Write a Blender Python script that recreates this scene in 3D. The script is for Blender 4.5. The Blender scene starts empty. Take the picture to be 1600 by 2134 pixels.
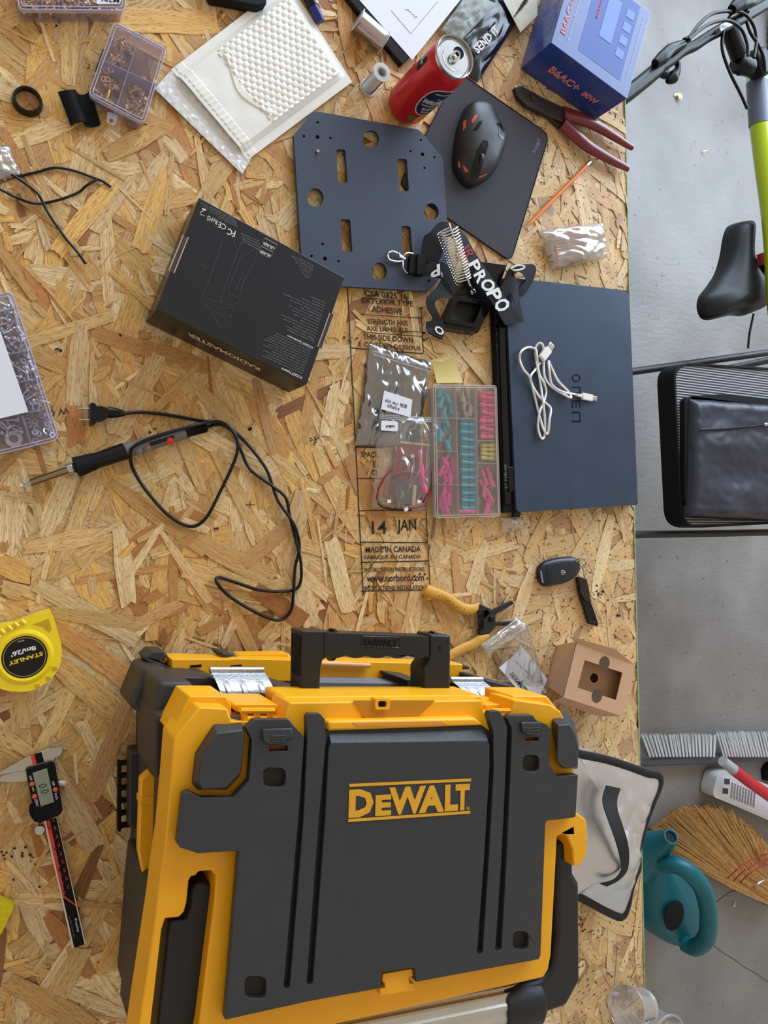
import bpy, bmesh, math, random
from mathutils import Vector, Matrix, noise
from mathutils.geometry import tessellate_polygon
R = random.Random(7)
S = bpy.context.scene
PI = math.pi
# ------------------------------------------------------------------ camera
F, NX, NY, CH = 1600.0, -40.0, 1100.0, 1.04      # focal px, nadir px, camera height above bench top
_z = -Vector(((NX-800)/F, -(NY-1067)/F, -1)).normalized()
_x = Vector((1,0,0)); _x = (_x - _x.dot(_z)*_z).normalized(); _y = _z.cross(_x)
RW = Matrix((_x, _y, _z))                         # camera -> world
cam_d = bpy.data.cameras.new('camera'); cam = bpy.data.objects.new('camera', cam_d)
S.collection.objects.link(cam); S.camera = cam
cam_d.sensor_fit = 'HORIZONTAL'; cam_d.sensor_width = 36; cam_d.lens = 36*F/1600; cam_d.clip_start = .01
cam.matrix_world = Matrix.Translation((0,0,CH)) @ RW.to_4x4()
S.view_settings.view_transform = 'Standard'; S.view_settings.look = 'None'
S.view_settings.exposure = 0.2; S.view_settings.gamma = 1
# ------------------------------------------------------------------ light
w = bpy.data.worlds.new('world'); S.world = w; w.use_nodes = True
bg = w.node_tree.nodes['Background']; bg.inputs[0].default_value = (1.0,.87,.72,1); bg.inputs[1].default_value = .50
def area(name, loc, tgt, sx, sy, e, col):
    l = bpy.data.lights.new(name, 'AREA'); l.shape = 'RECTANGLE'; l.size = sx; l.size_y = sy; l.energy = e; l.color = col
    o = bpy.data.objects.new(name, l); S.collection.objects.link(o); o.location = loc
    o.rotation_euler = (Vector(tgt)-Vector(loc)).to_track_quat('-Z','Y').to_euler()
area('garage_door_daylight', (2.2,2.5,.85), (.7,0,-.1), 4.2, 2.2, 185, (.64,.80,1.0))
FZ = -.95
# ------------------------------------------------------------------ helpers
def H(px, py, h=0.0):
    d = RW @ Vector(((px-800)/F, -(py-1067)/F, -1)); d /= -d.z
    return Vector((d.x*(CH-h), d.y*(CH-h), h))
def C(x0, y0, s, pts): return [(x0+x/s, y0+y/s) for x, y in pts]
def HW(pts, h): return [H(x, y, h) for x, y in pts]
def lerp(a, b, t): return a+(b-a)*t
def cr(pts, n=6, closed=False):
    P = [Vector(p) for p in pts]; out = []; m = len(P)
    for i in range(m if closed else m-1):
        if closed: a,b,c,d = P[i-1],P[i],P[(i+1)%m],P[(i+2)%m]
        else: a,b,c,d = P[max(i-1,0)],P[i],P[i+1],P[min(i+2,m-1)]
        for k in range(n):
            t = k/n
            out.append(.5*((2*b)+(c-a)*t+(2*a-5*b+4*c-d)*t*t+(3*b-a-3*c+d)*t**3))
    if not closed: out.append(P[-1])
    return out
def rounded(pts, r, n=4):
    P = [Vector((p[0],p[1])) for p in pts]; out = []; m = len(P)
    for i in range(m):
        a,b,c = P[i-1],P[i],P[(i+1)%m]
        u=(a-b); v=(c-b); q=min(r,u.length*.45,v.length*.45); u.normalize(); v.normalize()
        s,e=b+u*q,b+v*q
        for k in range(n+1):
            t=k/n; out.append((1-t)**2*s+2*t*(1-t)*b+t*t*e)
    return out
def circ(cx, cy, r, n=20, ry=None, ang=0):
    ry = ry or r; ca,sa=math.cos(ang),math.sin(ang)
    return [(cx+r*math.cos(2*PI*i/n)*ca-ry*math.sin(2*PI*i/n)*sa, cy+r*math.cos(2*PI*i/n)*sa+ry*math.sin(2*PI*i/n)*ca) for i in range(n)]
class M:
    def __init__(s): s.v=[]; s.f=[]; s.uv={}
    def add(s, vs, fs):
        k=len(s.v); s.v += [Vector(v) for v in vs]; s.f += [tuple(i+k for i in f) for f in fs]; return s
    def prism(s, pts, z1, z0, holes=()):        # pts world (x,y[,z]); vertical extrusion
        loops=[[(p[0],p[1]) for p in pts]]+[[(p[0],p[1]) for p in h] for h in holes]
        tr=tessellate_polygon([[Vector((x,y,0)) for x,y in l] for l in loops])
        fl=[p for l in loops for p in l]; n=len(fl); A=[]
        for t in tr:
            a,b,c=[fl[i] for i in t]
            cr_=(b[0]-a[0])*(c[1]-a[1])-(b[1]-a[1])*(c[0]-a[0])
            if abs(cr_)<1e-14: continue
            t=tuple(t) if cr_>0 else tuple(reversed(t))
            A.append(t); A.append(tuple(i+n for i in reversed(t)))
        k=0
        for li,l in enumerate(loops):
            ar=sum(l[i-1][0]*l[i][1]-l[i][0]*l[i-1][1] for i in range(len(l)))
            ccw=(ar>0)==(li==0)
            for i in range(len(l)):
                a,b=k+i,k+(i+1)%len(l)
                A.append((a,a+n,b+n,b) if ccw else (b,b+n,a+n,a))
            k+=len(l)
        return s.add([(x,y,z1) for x,y in fl]+[(x,y,z0) for x,y in fl], A)
    def hexa(s, top, bot):                      # general block: matching loops
        n=len(top); return s.add(list(top)+list(bot), [tuple(range(n)), tuple(range(2*n-1,n-1,-1))]+[(i,i+n,(i+1)%n+n,(i+1)%n) for i in range(n)])
    def box(s, c, sz, ang=0, rot=None):
        m=rot or Matrix.Rotation(ang,3,'Z'); vs=[Vector(c)+m@Vector((x*sz[0]/2,y*sz[1]/2,z*sz[2]/2)) for z in (1,-1) for x,y in ((-1,-1),(1,-1),(1,1),(-1,1))]
        return s.hexa(vs[:4],vs[4:])
    def tube(s, pts, r, n=8, closed=False, flat=1.0, up=Vector((0,0,1)), caps=True):
        P=[Vector(p) for p in pts]; m=len(P); rs=r if isinstance(r,(list,tuple)) else [r]*m; vs=[]; fs=[]
        if len(rs)!=m: rs=[rs[min(int(i/(m-1)*(len(rs)-1)),len(rs)-2)]*(1-(i/(m-1)*(len(rs)-1))%1 if i<m-1 else 0)+rs[min(int(i/(m-1)*(len(rs)-1))+1,len(rs)-1)]*((i/(m-1)*(len(rs)-1))%1 if i<m-1 else 1) for i in range(m)]
        pa=None
        for i,p in enumerate(P):
            t=(P[(i+1)%m]-P[i-1]) if closed else (P[min(i+1,m-1)]-P[max(i-1,0)])
            if t.length<1e-9: t=Vector((1,0,0))
            t.normalize(); a=t.cross(up)
            if a.length<.25: a=(pa-pa.dot(t)*t) if pa is not None else t.cross(Vector((1,0,0.01)))
            if pa is not None and a.dot(pa)<0: a=-a
            a.normalize(); pa=a; b=a.cross(t).normalized()
            for k in range(n):
                q=2*PI*k/n; vs.append(p+a*math.cos(q)*rs[i]+b*math.sin(q)*rs[i]*flat)
        for i in range(m if closed else m-1):
            j=(i+1)%m
            for k in range(n): fs.append((i*n+k,i*n+(k+1)%n,j*n+(k+1)%n,j*n+k))
        if caps and not closed: fs += [tuple(reversed(range(n))), tuple(range((m-1)*n,m*n))]
        return s.add(vs,fs)
    def lathe(s, prof, o=(0,0,0), ax=(0,0,1), n=32):   # prof: (r, along)
        ax=Vector(ax).normalized(); u=ax.orthogonal().normalized(); v=ax.cross(u); vs=[]; fs=[]; o=Vector(o)
        for r,h in prof:
            for k in range(n):
                q=2*PI*k/n; vs.append(o+ax*h+(u*math.cos(q)+v*math.sin(q))*max(r,1e-5))
        for i in range(len(prof)-1):
            for k in range(n): fs.append((i*n+k,i*n+(k+1)%n,(i+1)*n+(k+1)%n,(i+1)*n+k))
        if prof[0][0]<1e-4 or prof[-1][0]<1e-4 or True: pass
        return s.add(vs,fs)
    def grid(s, fn, nu, nv):
        vs=[fn(i/nu,j/nv) for j in range(nv+1) for i in range(nu+1)]; w_=nu+1
        return s.add(vs,[(j*w_+i,j*w_+i+1,(j+1)*w_+i+1,(j+1)*w_+i) for j in range(nv) for i in range(nu)])
    def shell(s, fn, nu, nv, t):                # grid with thickness t downward
        vs=[fn(i/nu,j/nv) for j in range(nv+1) for i in range(nu+1)]; w_=nu+1; n=len(vs)
        fs=[(j*w_+i,j*w_+i+1,(j+1)*w_+i+1,(j+1)*w_+i) for j in range(nv) for i in range(nu)]
        fs+=[tuple(i+n for i in reversed(f)) for f in fs]
        br=[i for i in range(w_)]+[j*w_+nu for j in range(1,nv+1)]+[nv*w_+i for i in range(nu-1,-1,-1)]+[j*w_ for j in range(nv-1,0,-1)]
        for a,b in zip(br,br[1:]+br[:1]): fs.append((a,a+n,b+n,b))
        return s.add(vs+[v-Vector((0,0,t)) for v in vs],fs)
    def dome(s, out, z0, h, c=None, n=8, p=2.0, base=True):
        P=[Vector((q[0],q[1],0)) for q in out]; m=len(P); c=Vector((c[0],c[1],0)) if c else sum(P,Vector())/m
        vs=[];fs=[]
        for k in range(n+1):
            a=k/n*PI/2; sc=math.cos(a)**(2/p); z=z0+h*math.sin(a)**(2/p) if k else z0
            if k==n: sc=1e-3
            vs+=[Vector((c.x+(q.x-c.x)*sc,c.y+(q.y-c.y)*sc,z)) for q in P]
        for k in range(n):
            for i in range(m): fs.append((k*m+i,k*m+(i+1)%m,(k+1)*m+(i+1)%m,(k+1)*m+i))
        fs.append(tuple(range(n*m,(n+1)*m)))
        if base: fs.append(tuple(reversed(range(m))))
        return s.add(vs,fs)
    def strap(s, L, Rr, t=.0015):               # edge point lists in 3D
        n=len(L); vs=[]
        for a,b in zip(L,Rr):
            nn=Vector((0,0,t)); vs+=[a,b,b-nn,a-nn]
        fs=[]
        for i in range(n-1):
            k=i*4
            for a,b in ((0,1),(1,2),(2,3),(3,0)): fs.append((k+a,k+b,k+4+b,k+4+a))
        fs+=[(0,3,2,1),(n*4-4,n*4-3,n*4-2,n*4-1)]
        return s.add(vs,fs)
    def build(s, name, mat, parent=None, smooth=None, bevel=0, seg=2, sub=0, fix=True):
        me=bpy.data.meshes.new(name); me.from_pydata(s.v,[],s.f)
        if fix:
            b=bmesh.new(); b.from_mesh(me); bmesh.ops.recalc_face_normals(b,faces=b.faces); b.to_mesh(me); b.free()
        me.materials.append(mat)
        o=bpy.data.objects.new(name,me); S.collection.objects.link(o)
        if parent is not None:
            o.parent=parent; 
            if parent.type!='EMPTY' or parent.parent: pass
            o.matrix_parent_inverse=WM(parent).inverted()
        if bevel:
            m=o.modifiers.new('bevel','BEVEL'); m.width=bevel; m.segments=seg; m.limit_method='ANGLE'; m.angle_limit=math.radians(35); m.use_clamp_overlap=True
            m.harden_normals=False
        if sub:
            m=o.modifiers.new('sub','SUBSURF'); m.levels=sub; m.render_levels=sub
        if smooth is None: smooth = 35
        if smooth:
            me.polygons.foreach_set('use_smooth',[True]*len(me.polygons)); me.set_sharp_from_angle(angle=math.radians(smooth))
        return o
def WM(o):
    m=Matrix.LocRotScale(o.location,o.rotation_euler,o.scale)
    return (WM(o.parent)@o.matrix_parent_inverse@m) if o.parent else m
def tag(o, label, cat, group=None, kind=None):
    o['label']=label; o['category']=cat
    if group: o['group']=group
    if kind: o['kind']=kind
    return o
def thing(name, label, cat, loc, group=None):
    o=bpy.data.objects.new(name,None); S.collection.objects.link(o); o.location=loc; o.empty_display_size=.01
    return tag(o,label,cat,group)
def dup(root, loc, rz=0, rot=None, label=None, group=None):
    c=root.copy(); S.collection.objects.link(c); c.location=loc; c.rotation_euler=rot or (0,0,rz)
    if label: c['label']=label
    if group: c['group']=group
    for ch in list(root.children):
        d=ch.copy(); S.collection.objects.link(d); d.parent=c
        for g in list(ch.children):
            e=g.copy(); S.collection.objects.link(e); e.parent=d
    return c
# text fitted on a plane: O = lower-left, U = along to the right end, V = up to the top (world vectors)
def text(s, O, U, V, mat, parent, name='lettering', thick=.0004, bold=0.0, fn=None, sp=1.0, keep=False, align='LEFT'):
    cu=bpy.data.curves.new('t','FONT'); cu.body=s; cu.offset=bold; cu.extrude=.01; cu.resolution_u=2; cu.space_character=sp; cu.align_x=align
    ob=bpy.data.objects.new('t',cu); S.collection.objects.link(ob)
    bpy.context.view_layer.update()
    me=bpy.data.meshes.new_from_object(ob.evaluated_get(bpy.context.evaluated_depsgraph_get()))
    bpy.data.objects.remove(ob)
    if not me.vertices: return None
    xs=[v.co.x for v in me.vertices]; ys=[v.co.y for v in me.vertices]; x0,x1,y0,y1=min(xs),max(xs),min(ys),max(ys)
    U=Vector(U); V=Vector(V); O=Vector(O); Nn=U.cross(V).normalized()
    for v in me.vertices:
        a=(v.co.x-x0)/(x1-x0); b=(v.co.y-y0)/(y1-y0) if y1>y0 else 0; c=v.co.z/.01
        v.co = fn(a,b,(c+1)*.5*thick) if fn else O+U*a+V*b+Nn*((c+1)*.5*thick)
    me.materials.clear(); me.materials.append(mat)
    o=bpy.data.objects.new(name,me); S.collection.objects.link(o)
    if parent is not None: o.parent=parent; o.matrix_parent_inverse=WM(parent).inverted()
    return o
def tpx(s, a, b, up, h, mat, parent, **k):      # photo points: baseline start, baseline end, point above start
    O,B,T=H(*a,h),H(*b,h),H(*up,h); return text(s,O,B-O,T-O,mat,parent,**k)
# ------------------------------------------------------------------ materials
def srgb(r,g,b):
    f=lambda c:(c/255/12.92) if c/255<=.04045 else ((c/255+.055)/1.055)**2.4
    return (f(r),f(g),f(b),1)
def mat(name, col, rough=.5, metal=0, bump=0, bscale=200, var=0, vscale=20, coat=0, trans=0, ior=1.45, spec=.5, dust=0):
    m=bpy.data.materials.new(name); m.use_nodes=True; nt=m.node_tree; N=nt.nodes; L=nt.links; p=N['Principled BSDF']
    c=srgb(*col); p.inputs['Base Color'].default_value=c; p.inputs['Roughness'].default_value=rough; p.inputs['Metallic'].default_value=metal
    p.inputs['Coat Weight'].default_value=coat; p.inputs['Transmission Weight'].default_value=trans; p.inputs['IOR'].default_value=ior
    p.inputs['Specular IOR Level'].default_value=spec
    tc=N.new('ShaderNodeTexCoord')
    last=None
    if var or dust:
        n=N.new('ShaderNodeTexNoise'); n.inputs['Scale'].default_value=vscale; n.inputs['Detail'].default_value=6; L.new(tc.outputs['Object'],n.inputs['Vector'])
        mx=N.new('ShaderNodeMix'); mx.data_type='RGBA'; v=var or .1
        mx.inputs['A'].default_value=tuple(x*(1-v) for x in c[:3])+(1,); mx.inputs['B'].default_value=tuple(min(1,x*(1+v)+v*.01) for x in c[:3])+(1,)
        L.new(n.outputs['Fac'],mx.inputs['Factor']); last=mx.outputs['Result']
    if dust:
        n2=N.new('ShaderNodeTexNoise'); n2.inputs['Scale'].default_value=700; n2.inputs['Detail'].default_value=2; L.new(tc.outputs['Object'],n2.inputs['Vector'])
        rp=N.new('ShaderNodeMapRange'); rp.inputs['From Min'].default_value=.68; rp.inputs['From Max'].default_value=.76; L.new(n2.outputs['Fac'],rp.inputs['Value'])
        mu=N.new('ShaderNodeMath'); mu.operation='MULTIPLY'; mu.inputs[1].default_value=dust; L.new(rp.outputs[0],mu.inputs[0])
        m2=N.new('ShaderNodeMix'); m2.data_type='RGBA'; L.new(mu.outputs[0],m2.inputs['Factor']); L.new(last,m2.inputs['A']); m2.inputs['B'].default_value=(.35,.33,.3,1); last=m2.outputs['Result']
    if last: L.new(last,p.inputs['Base Color'])
    if bump:
        n=N.new('ShaderNodeTexNoise'); n.inputs['Scale'].default_value=bscale; n.inputs['Detail'].default_value=4; L.new(tc.outputs['Object'],n.inputs['Vector'])
        b=N.new('ShaderNodeBump'); b.inputs['Strength'].default_value=bump; b.inputs['Distance'].default_value=.001; L.new(n.outputs['Fac'],b.inputs['Height']); L.new(b.outputs[0],p.inputs['Normal'])
    return m
def clear(name, col=(255,255,255), milky=.1, gloss=.12, tint=(255,255,255), rough=.08, bump=0, bscale=60):
    m=bpy.data.materials.new(name); m.use_nodes=True; nt=m.node_tree; N=nt.nodes; L=nt.links; N.remove(N['Principled BSDF'])
    out=N['Material Output']; t=N.new('ShaderNodeBsdfTransparent'); t.inputs[0].default_value=srgb(*tint)
    d=N.new('ShaderNodeBsdfDiffuse'); d.inputs[0].default_value=srgb(*col)
    g=N.new('ShaderNodeBsdfGlossy'); g.inputs['Roughness'].default_value=rough
    a=N.new('ShaderNodeMixShader'); a.inputs[0].default_value=milky; L.new(t.outputs[0],a.inputs[1]); L.new(d.outputs[0],a.inputs[2])
    fr=N.new('ShaderNodeLayerWeight'); fr.inputs[0].default_value=.25
    mm=N.new('ShaderNodeMath'); mm.operation='MULTIPLY_ADD'; mm.inputs[1].default_value=.55; mm.inputs[2].default_value=gloss; L.new(fr.outputs['Fresnel'],mm.inputs[0])
    b=N.new('ShaderNodeMixShader'); L.new(mm.outputs[0],b.inputs[0]); L.new(a.outputs[0],b.inputs[1]); L.new(g.outputs[0],b.inputs[2]); L.new(b.outputs[0],out.inputs[0])
    if bump:
        tc=N.new('ShaderNodeTexCoord'); n=N.new('ShaderNodeTexNoise'); n.inputs['Scale'].default_value=bscale; n.inputs['Detail'].default_value=1.5; L.new(tc.outputs['Object'],n.inputs['Vector'])
        q=N.new('ShaderNodeBump'); q.inputs['Strength'].default_value=bump; q.inputs['Distance'].default_value=.004; L.new(n.outputs['Fac'],q.inputs['Height']); L.new(q.outputs[0],g.inputs['Normal']); L.new(q.outputs[0],d.inputs['Normal'])
    return m
blk=mat('black_plastic',(20,21,23),.42,spec=.3,bump=.15,bscale=900)
blkg=mat('black_gloss',(9,9,11),.18,spec=.4)
blkm=mat('black_matte',(14,14,16),.7,spec=.25,bump=.2,bscale=700)
rub=mat('black_rubber',(14,14,16),.35,spec=.35)
steel=mat('steel',(190,190,188),.25,1,bump=.03,bscale=150)
chrome=mat('chrome',(225,225,225),.12,1)
zinc=mat('zinc',(200,202,205),.32,1,bump=.5,bscale=500,var=.2,vscale=300)
brass=mat('brass',(236,200,158),.38,1)
nick=mat('screw_steel',(205,205,212),.38,1)
white=mat('white_plastic',(232,230,226),.4)
paperm=mat('paper',(226,230,240),.7,bump=.1,bscale=200)
wht=mat('white_ink',(225,225,225),.6)
gry=mat('grey_ink',(120,122,126),.6)
dgry=mat('dim_ink',(62,65,70),.6)
inkm=mat('black_ink',(38,32,28),.8)
# ------------------------------------------------------------------ floor
def floor_mat():
    m=bpy.data.materials.new('concrete'); m.use_nodes=True; nt=m.node_tree; N=nt.nodes; L=nt.links; p=N['Principled BSDF']; p.inputs['Roughness'].default_value=.5
    tc=N.new('ShaderNodeTexCoord')
    def nz(sc,det=6,rot=0,scl=(1,1,1)):
        mp=N.new('ShaderNodeMapping'); mp.inputs['Rotation'].default_value=(0,0,rot); mp.inputs['Scale'].default_value=scl; L.new(tc.outputs['Object'],mp.inputs[0])
        n=N.new('ShaderNodeTexNoise'); n.inputs['Scale'].default_value=sc; n.inputs['Detail'].default_value=det; L.new(mp.outputs[0],n.inputs['Vector']); return n.outputs['Fac']
    r=N.new('ShaderNodeValToRGB'); r.color_ramp.elements[0].position=.3; r.color_ramp.elements[0].color=srgb(116,112,108); r.color_ramp.elements[1].position=.7; r.color_ramp.elements[1].color=srgb(142,139,136)
    L.new(nz(3.5),r.inputs[0])
    sp=N.new('ShaderNodeMapRange'); sp.inputs['From Min'].default_value=.67; sp.inputs['From Max'].default_value=.72; L.new(nz(45,4),sp.inputs['Value'])
    sm=N.new('ShaderNodeMath'); sm.operation='MULTIPLY'; sm.inputs[1].default_value=.6; L.new(sp.outputs[0],sm.inputs[0])
    mx=N.new('ShaderNodeMix'); mx.data_type='RGBA'; L.new(sm.outputs[0],mx.inputs['Factor']); L.new(r.outputs[0],mx.inputs['A']); mx.inputs['B'].default_value=srgb(70,64,58); L.new(mx.outputs['Result'],p.inputs['Base Color'])
    b=N.new('ShaderNodeBump'); b.inputs['Strength'].default_value=.5; b.inputs['Distance'].default_value=.003; L.new(nz(26,9,.9,(1,3.0,1)),b.inputs['Height'])
    b2=N.new('ShaderNodeBump'); b2.inputs['Strength'].default_value=.15; b2.inputs['Distance'].default_value=.003; L.new(nz(60,6),b2.inputs['Height']); L.new(b.outputs[0],b2.inputs['Normal']); L.new(b2.outputs[0],p.inputs['Normal'])
    return m
fl=M().box((1,0,FZ-.05),(9,9,.1)).build('floor',floor_mat(),smooth=0); fl['kind']='structure'
crk=mat('floor_joint',(88,82,76),.9)  # the dark colour of the cracks in the concrete floor
for k,pts in enumerate(([(1440,1905),(1480,1888),(1535,1856),(1600,1888),(1680,1930)],[(1430,1930),(1500,1980),(1600,2046),(1700,2110)])):
    m=M(); P=cr(HW(pts,FZ+.0006),8)
    P=[p+Vector((noise.noise(p*40)*.004,noise.noise(p*40+Vector((5,0,0)))*.004,0)) for p in P]
    m.tube(P,.0016,6,flat=.2); o=m.build('trim_%d'%(k+1),crk); o['kind']='structure'
wallm=mat('wall_paint',(214,212,206),.8,bump=.2,bscale=40)
for nm,c,sz in (('wall_left',(-2.4,0,.35),(.1,9,2.6)),('wall_front',(1,-3.4,.35),(7,.1,2.6))):
    o=M().box(c,sz).build(nm,wallm,smooth=0); o['kind']='structure'
# ------------------------------------------------------------------ workbench of OSB flakes
def osb_mat():
    m=bpy.data.materials.new('osb'); m.use_nodes=True; nt=m.node_tree; N=nt.nodes; L=nt.links; p=N['Principled BSDF']; p.inputs['Roughness'].default_value=.55
    at=N.new('ShaderNodeAttribute'); at.attribute_name='flake'; uv=N.new('ShaderNodeUVMap'); uv.uv_map='UVMap'; tc=N.new('ShaderNodeTexCoord')
    def nz(src,sc,det,scl=(1,1,1),dist=0):
        mp=N.new('ShaderNodeMapping'); mp.inputs['Scale'].default_value=scl; L.new(src,mp.inputs[0])
        n=N.new('ShaderNodeTexNoise'); n.inputs['Scale'].default_value=sc; n.inputs['Detail'].default_value=det; n.inputs['Distortion'].default_value=dist; L.new(mp.outputs[0],n.inputs['Vector']); return n.outputs['Fac']
    def rng(s,a,b,c=0,d=1):
        q=N.new('ShaderNodeMapRange'); q.inputs['From Min'].default_value=a; q.inputs['From Max'].default_value=b; q.inputs['To Min'].default_value=c; q.inputs['To Max'].default_value=d; L.new(s,q.inputs['Value']); return q.outputs[0]
    def mix(f,a,b,mode='MIX'):
        q=N.new('ShaderNodeMix'); q.data_type='RGBA'; q.blend_type=mode
        for n_,v in (('Factor',f),('A',a),('B',b)):
            if isinstance(v,(tuple,float,int)): q.inputs[n_].default_value=v
            else: L.new(v,q.inputs[n_])
        return q.outputs['Result']
    g1=nz(uv.outputs[0],1,5,(14,260,1),.4); g2=nz(uv.outputs[0],1,3,(90,900,1)); g3=nz(uv.outputs[0],1,2,(260,1500,1))
    c=mix(rng(g1,.35,.68),at.outputs['Color'],srgb(168,112,56),'MIX')
    cc=mix(.5,at.outputs['Color'],c)
    c=mix(rng(g2,.54,.64,0,.7),cc,srgb(118,72,34))
    c=mix(rng(g3,.68,.74,0,.75),c,srgb(84,46,20))
    big=nz(tc.outputs['Object'],5,3); c=mix(rng(big,.4,.7,0,.22),c,srgb(214,150,70),'MIX')
    # pale right-hand strip with black specks
    sx=N.new('ShaderNodeSeparateXYZ'); L.new(tc.outputs['Object'],sx.inputs[0])
    right=rng(sx.outputs['X'],.55,.8)
    c=mix(N_mul(N,L,right,.28),c,srgb(232,210,170))
    sp=nz(tc.outputs['Object'],150,1,(1,1.3,1)); spm=rng(sp,.665,.69); dens=nz(tc.outputs['Object'],7,2)
    f=N_mul(N,L,N_mul2(N,L,spm,right),.85)
    c=mix(f,c,srgb(48,38,30))
    dk=nz(tc.outputs['Object'],30,4,(1,1,1)); c=mix(rng(dk,.745,.76,0,.95),c,srgb(34,28,24))
    L.new(c,p.inputs['Base Color'])
    b=N.new('ShaderNodeBump'); b.inputs['Strength'].default_value=.5; b.inputs['Distance'].default_value=.0008; L.new(g1,b.inputs['Height'])
    b2=N.new('ShaderNodeBump'); b2.inputs['Strength'].default_value=.3; b2.inputs['Distance'].default_value=.0006; L.new(g2,b2.inputs['Height']); L.new(b.outputs[0],b2.inputs['Normal']); L.new(b2.outputs[0],p.inputs['Normal'])
    return m
def N_mul(N,L,s,k):
    q=N.new('ShaderNodeMath'); q.operation='MULTIPLY'; q.inputs[1].default_value=k; L.new(s,q.inputs[0]); return q.outputs[0]
def N_mul2(N,L,a,b):
    q=N.new('ShaderNodeMath'); q.operation='MULTIPLY'; L.new(a,q.inputs[0]); L.new(b,q.inputs[1]); return q.outputs[0]
EX=lambda y: 1.0526+(0.77-y)*.0209      # right edge of the board
X0,Y0,Y1=-.30,-1.0,1.15
bench=thing('workbench','large workbench with a bare chipboard top, edge painted green, covered in tools','workbench',(.4,0,FZ))
def flakes():
    r=random.Random(3); vs=[];fs=[];uvs=[];cols=[]
    pal=[((234,204,148),5),((222,188,124),6),((240,216,164),4),((210,168,102),4),((200,148,84),1.6),((184,124,68),.9),((232,186,104),4),((208,164,110),1.0),((162,104,56),.5)]
    pool=[c for c,k in pal for _ in range(int(k*10))]
    N_=16500
    q=[(X0,Y0),(EX(Y0)-.0005,Y0),(EX(Y1)-.0005,Y1),(X0,Y1)]; vs=[(x,y,-.0036) for x,y in q]; uvs=list(q); cols=[srgb(196,148,88)]*4; fs=[(0,1,2,3)]
    for i in range(N_):
        t=i/N_; z=-(N_-i)*.42e-6-.0001
        if t<.35: Lh,Wd=r.uniform(.04,.08),r.uniform(.010,.022)
        elif t<.8: Lh,Wd=r.uniform(.03,.085),r.uniform(.005,.020)
        else: Lh,Wd=r.choice(((r.uniform(.02,.05),r.uniform(.0015,.005)),(r.uniform(.04,.08),r.uniform(.006,.018)),(r.uniform(.008,.02),r.uniform(.003,.008)))) 
        cy=r.uniform(Y0,Y1); cx=r.uniform(X0,EX(cy)-.001)
        r.random()
        if t>.8 and r.random()<.12: Lh,Wd=r.uniform(.01,.035),r.uniform(.0004,.0010)
        a=r.gauss(PI/2,.75) if r.random()<.65 else r.uniform(0,PI); ca,sa=math.cos(a),math.sin(a)
        n=r.randint(3,5); top=[];bot=[]
        sk=r.uniform(-.5,.5)*Wd; tp=r.uniform(.6,1.0)
        for k in range(n):
            u=-1+2*k/(n-1); ww=Wd*(1 if k not in(0,n-1) else r.uniform(.45,1))*lerp(1,tp,(u+1)/2)
            top.append((u*Lh+sk*.7+r.uniform(-.1,.1)*Wd,ww*r.uniform(.85,1.08))); bot.append((u*Lh-sk*.7,-ww*r.uniform(.85,1.08)))
        def rag(x,s,m): return [(x+r.uniform(-.25,.25)*Wd*1.2,q) for q in m]
        e1=rag(top[-1][0],1,[top[-1][1]*.4,-top[-1][1]*.35]); e0=rag(bot[0][0],-1,[-bot[-1][1]*-.4,bot[0][1]*-.4])
        poly=bot+list(reversed(e1))+list(reversed(top))+[(e0[0][0],top[0][1]*.35),(e0[1][0],-top[0][1]*.35)]
        c=(r.choice(((128,80,42),(112,68,36),(150,98,52))) if (t>.55 and r.random()<.03) else r.choice(pool)); j=r.uniform(.92,1.08); col=srgb(*[min(255,x*j) for x in c]); ou,ov=r.uniform(0,50),r.uniform(0,50)
        k=len(vs); good=[]
        for (x,y) in poly:
            X=cx+x*ca-y*sa; Y=cy+x*sa+y*ca; Y=max(Y0,min(Y1,Y)); X=max(X0,min(EX(Y),X)); vs.append((X,Y,z)); uvs.append((x+ou,y+ov)); cols.append(col)
        if sum(v[0]>=EX(v[1])-1e-6 for v in vs[k:])>len(poly)*.5 or len({(round(v[0],5)) for v in vs[k:]})<3 or len({(round(v[1],5)) for v in vs[k:]})<3: 
            del vs[k:],uvs[k:],cols[k:]; continue
        fs.append(tuple(range(k,k+len(poly))))
    me=bpy.data.meshes.new('board'); me.from_pydata(vs,[],fs)
    ul=me.uv_layers.new(name='UVMap'); ul.data.foreach_set('uv',[q for l in me.loops for q in uvs[l.vertex_index]])
    ca_=me.color_attributes.new('flake','FLOAT_COLOR','POINT'); ca_.data.foreach_set('color',[q for c in cols for q in c])
    me.materials.append(osb_mat()); o=bpy.data.objects.new('board',me); S.collection.objects.link(o); o.parent=bench; o.matrix_parent_inverse=WM(bench).inverted(); return o
board=flakes(); board['label']='oriented strand board surface of overlapping wood flakes'
core=mat('osb_core',(196,150,92),.8,bump=.6,bscale=250,var=.5,vscale=90)
M().prism([(X0,Y0),(EX(Y0)-.001,Y0),(EX(Y1)-.001,Y1),(X0,Y1)],-.0075,-.018).build('board_core',core,bench,smooth=0)
edgm=mat('green_edge',(150,176,128),.8,bump=.6,bscale=300,var=.6,vscale=150)
M().prism([(EX(Y0)-.001,Y0),(EX(Y0)+.0012,Y0),(EX(Y1)+.0012,Y1),(EX(Y1)-.001,Y1)],-.0003,-.018).build('painted_edge',edgm,bench,smooth=0)
pine=mat('pine',(190,150,100),.7,var=.2,vscale=15)
for x in (X0+.08,.90):
    for y in (Y0+.1,Y1-.1): M().box((x,y,(FZ-.018)/2),(.09,.09,-FZ-.018)).build('leg',pine,bench,smooth=0,bevel=.003)
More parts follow.
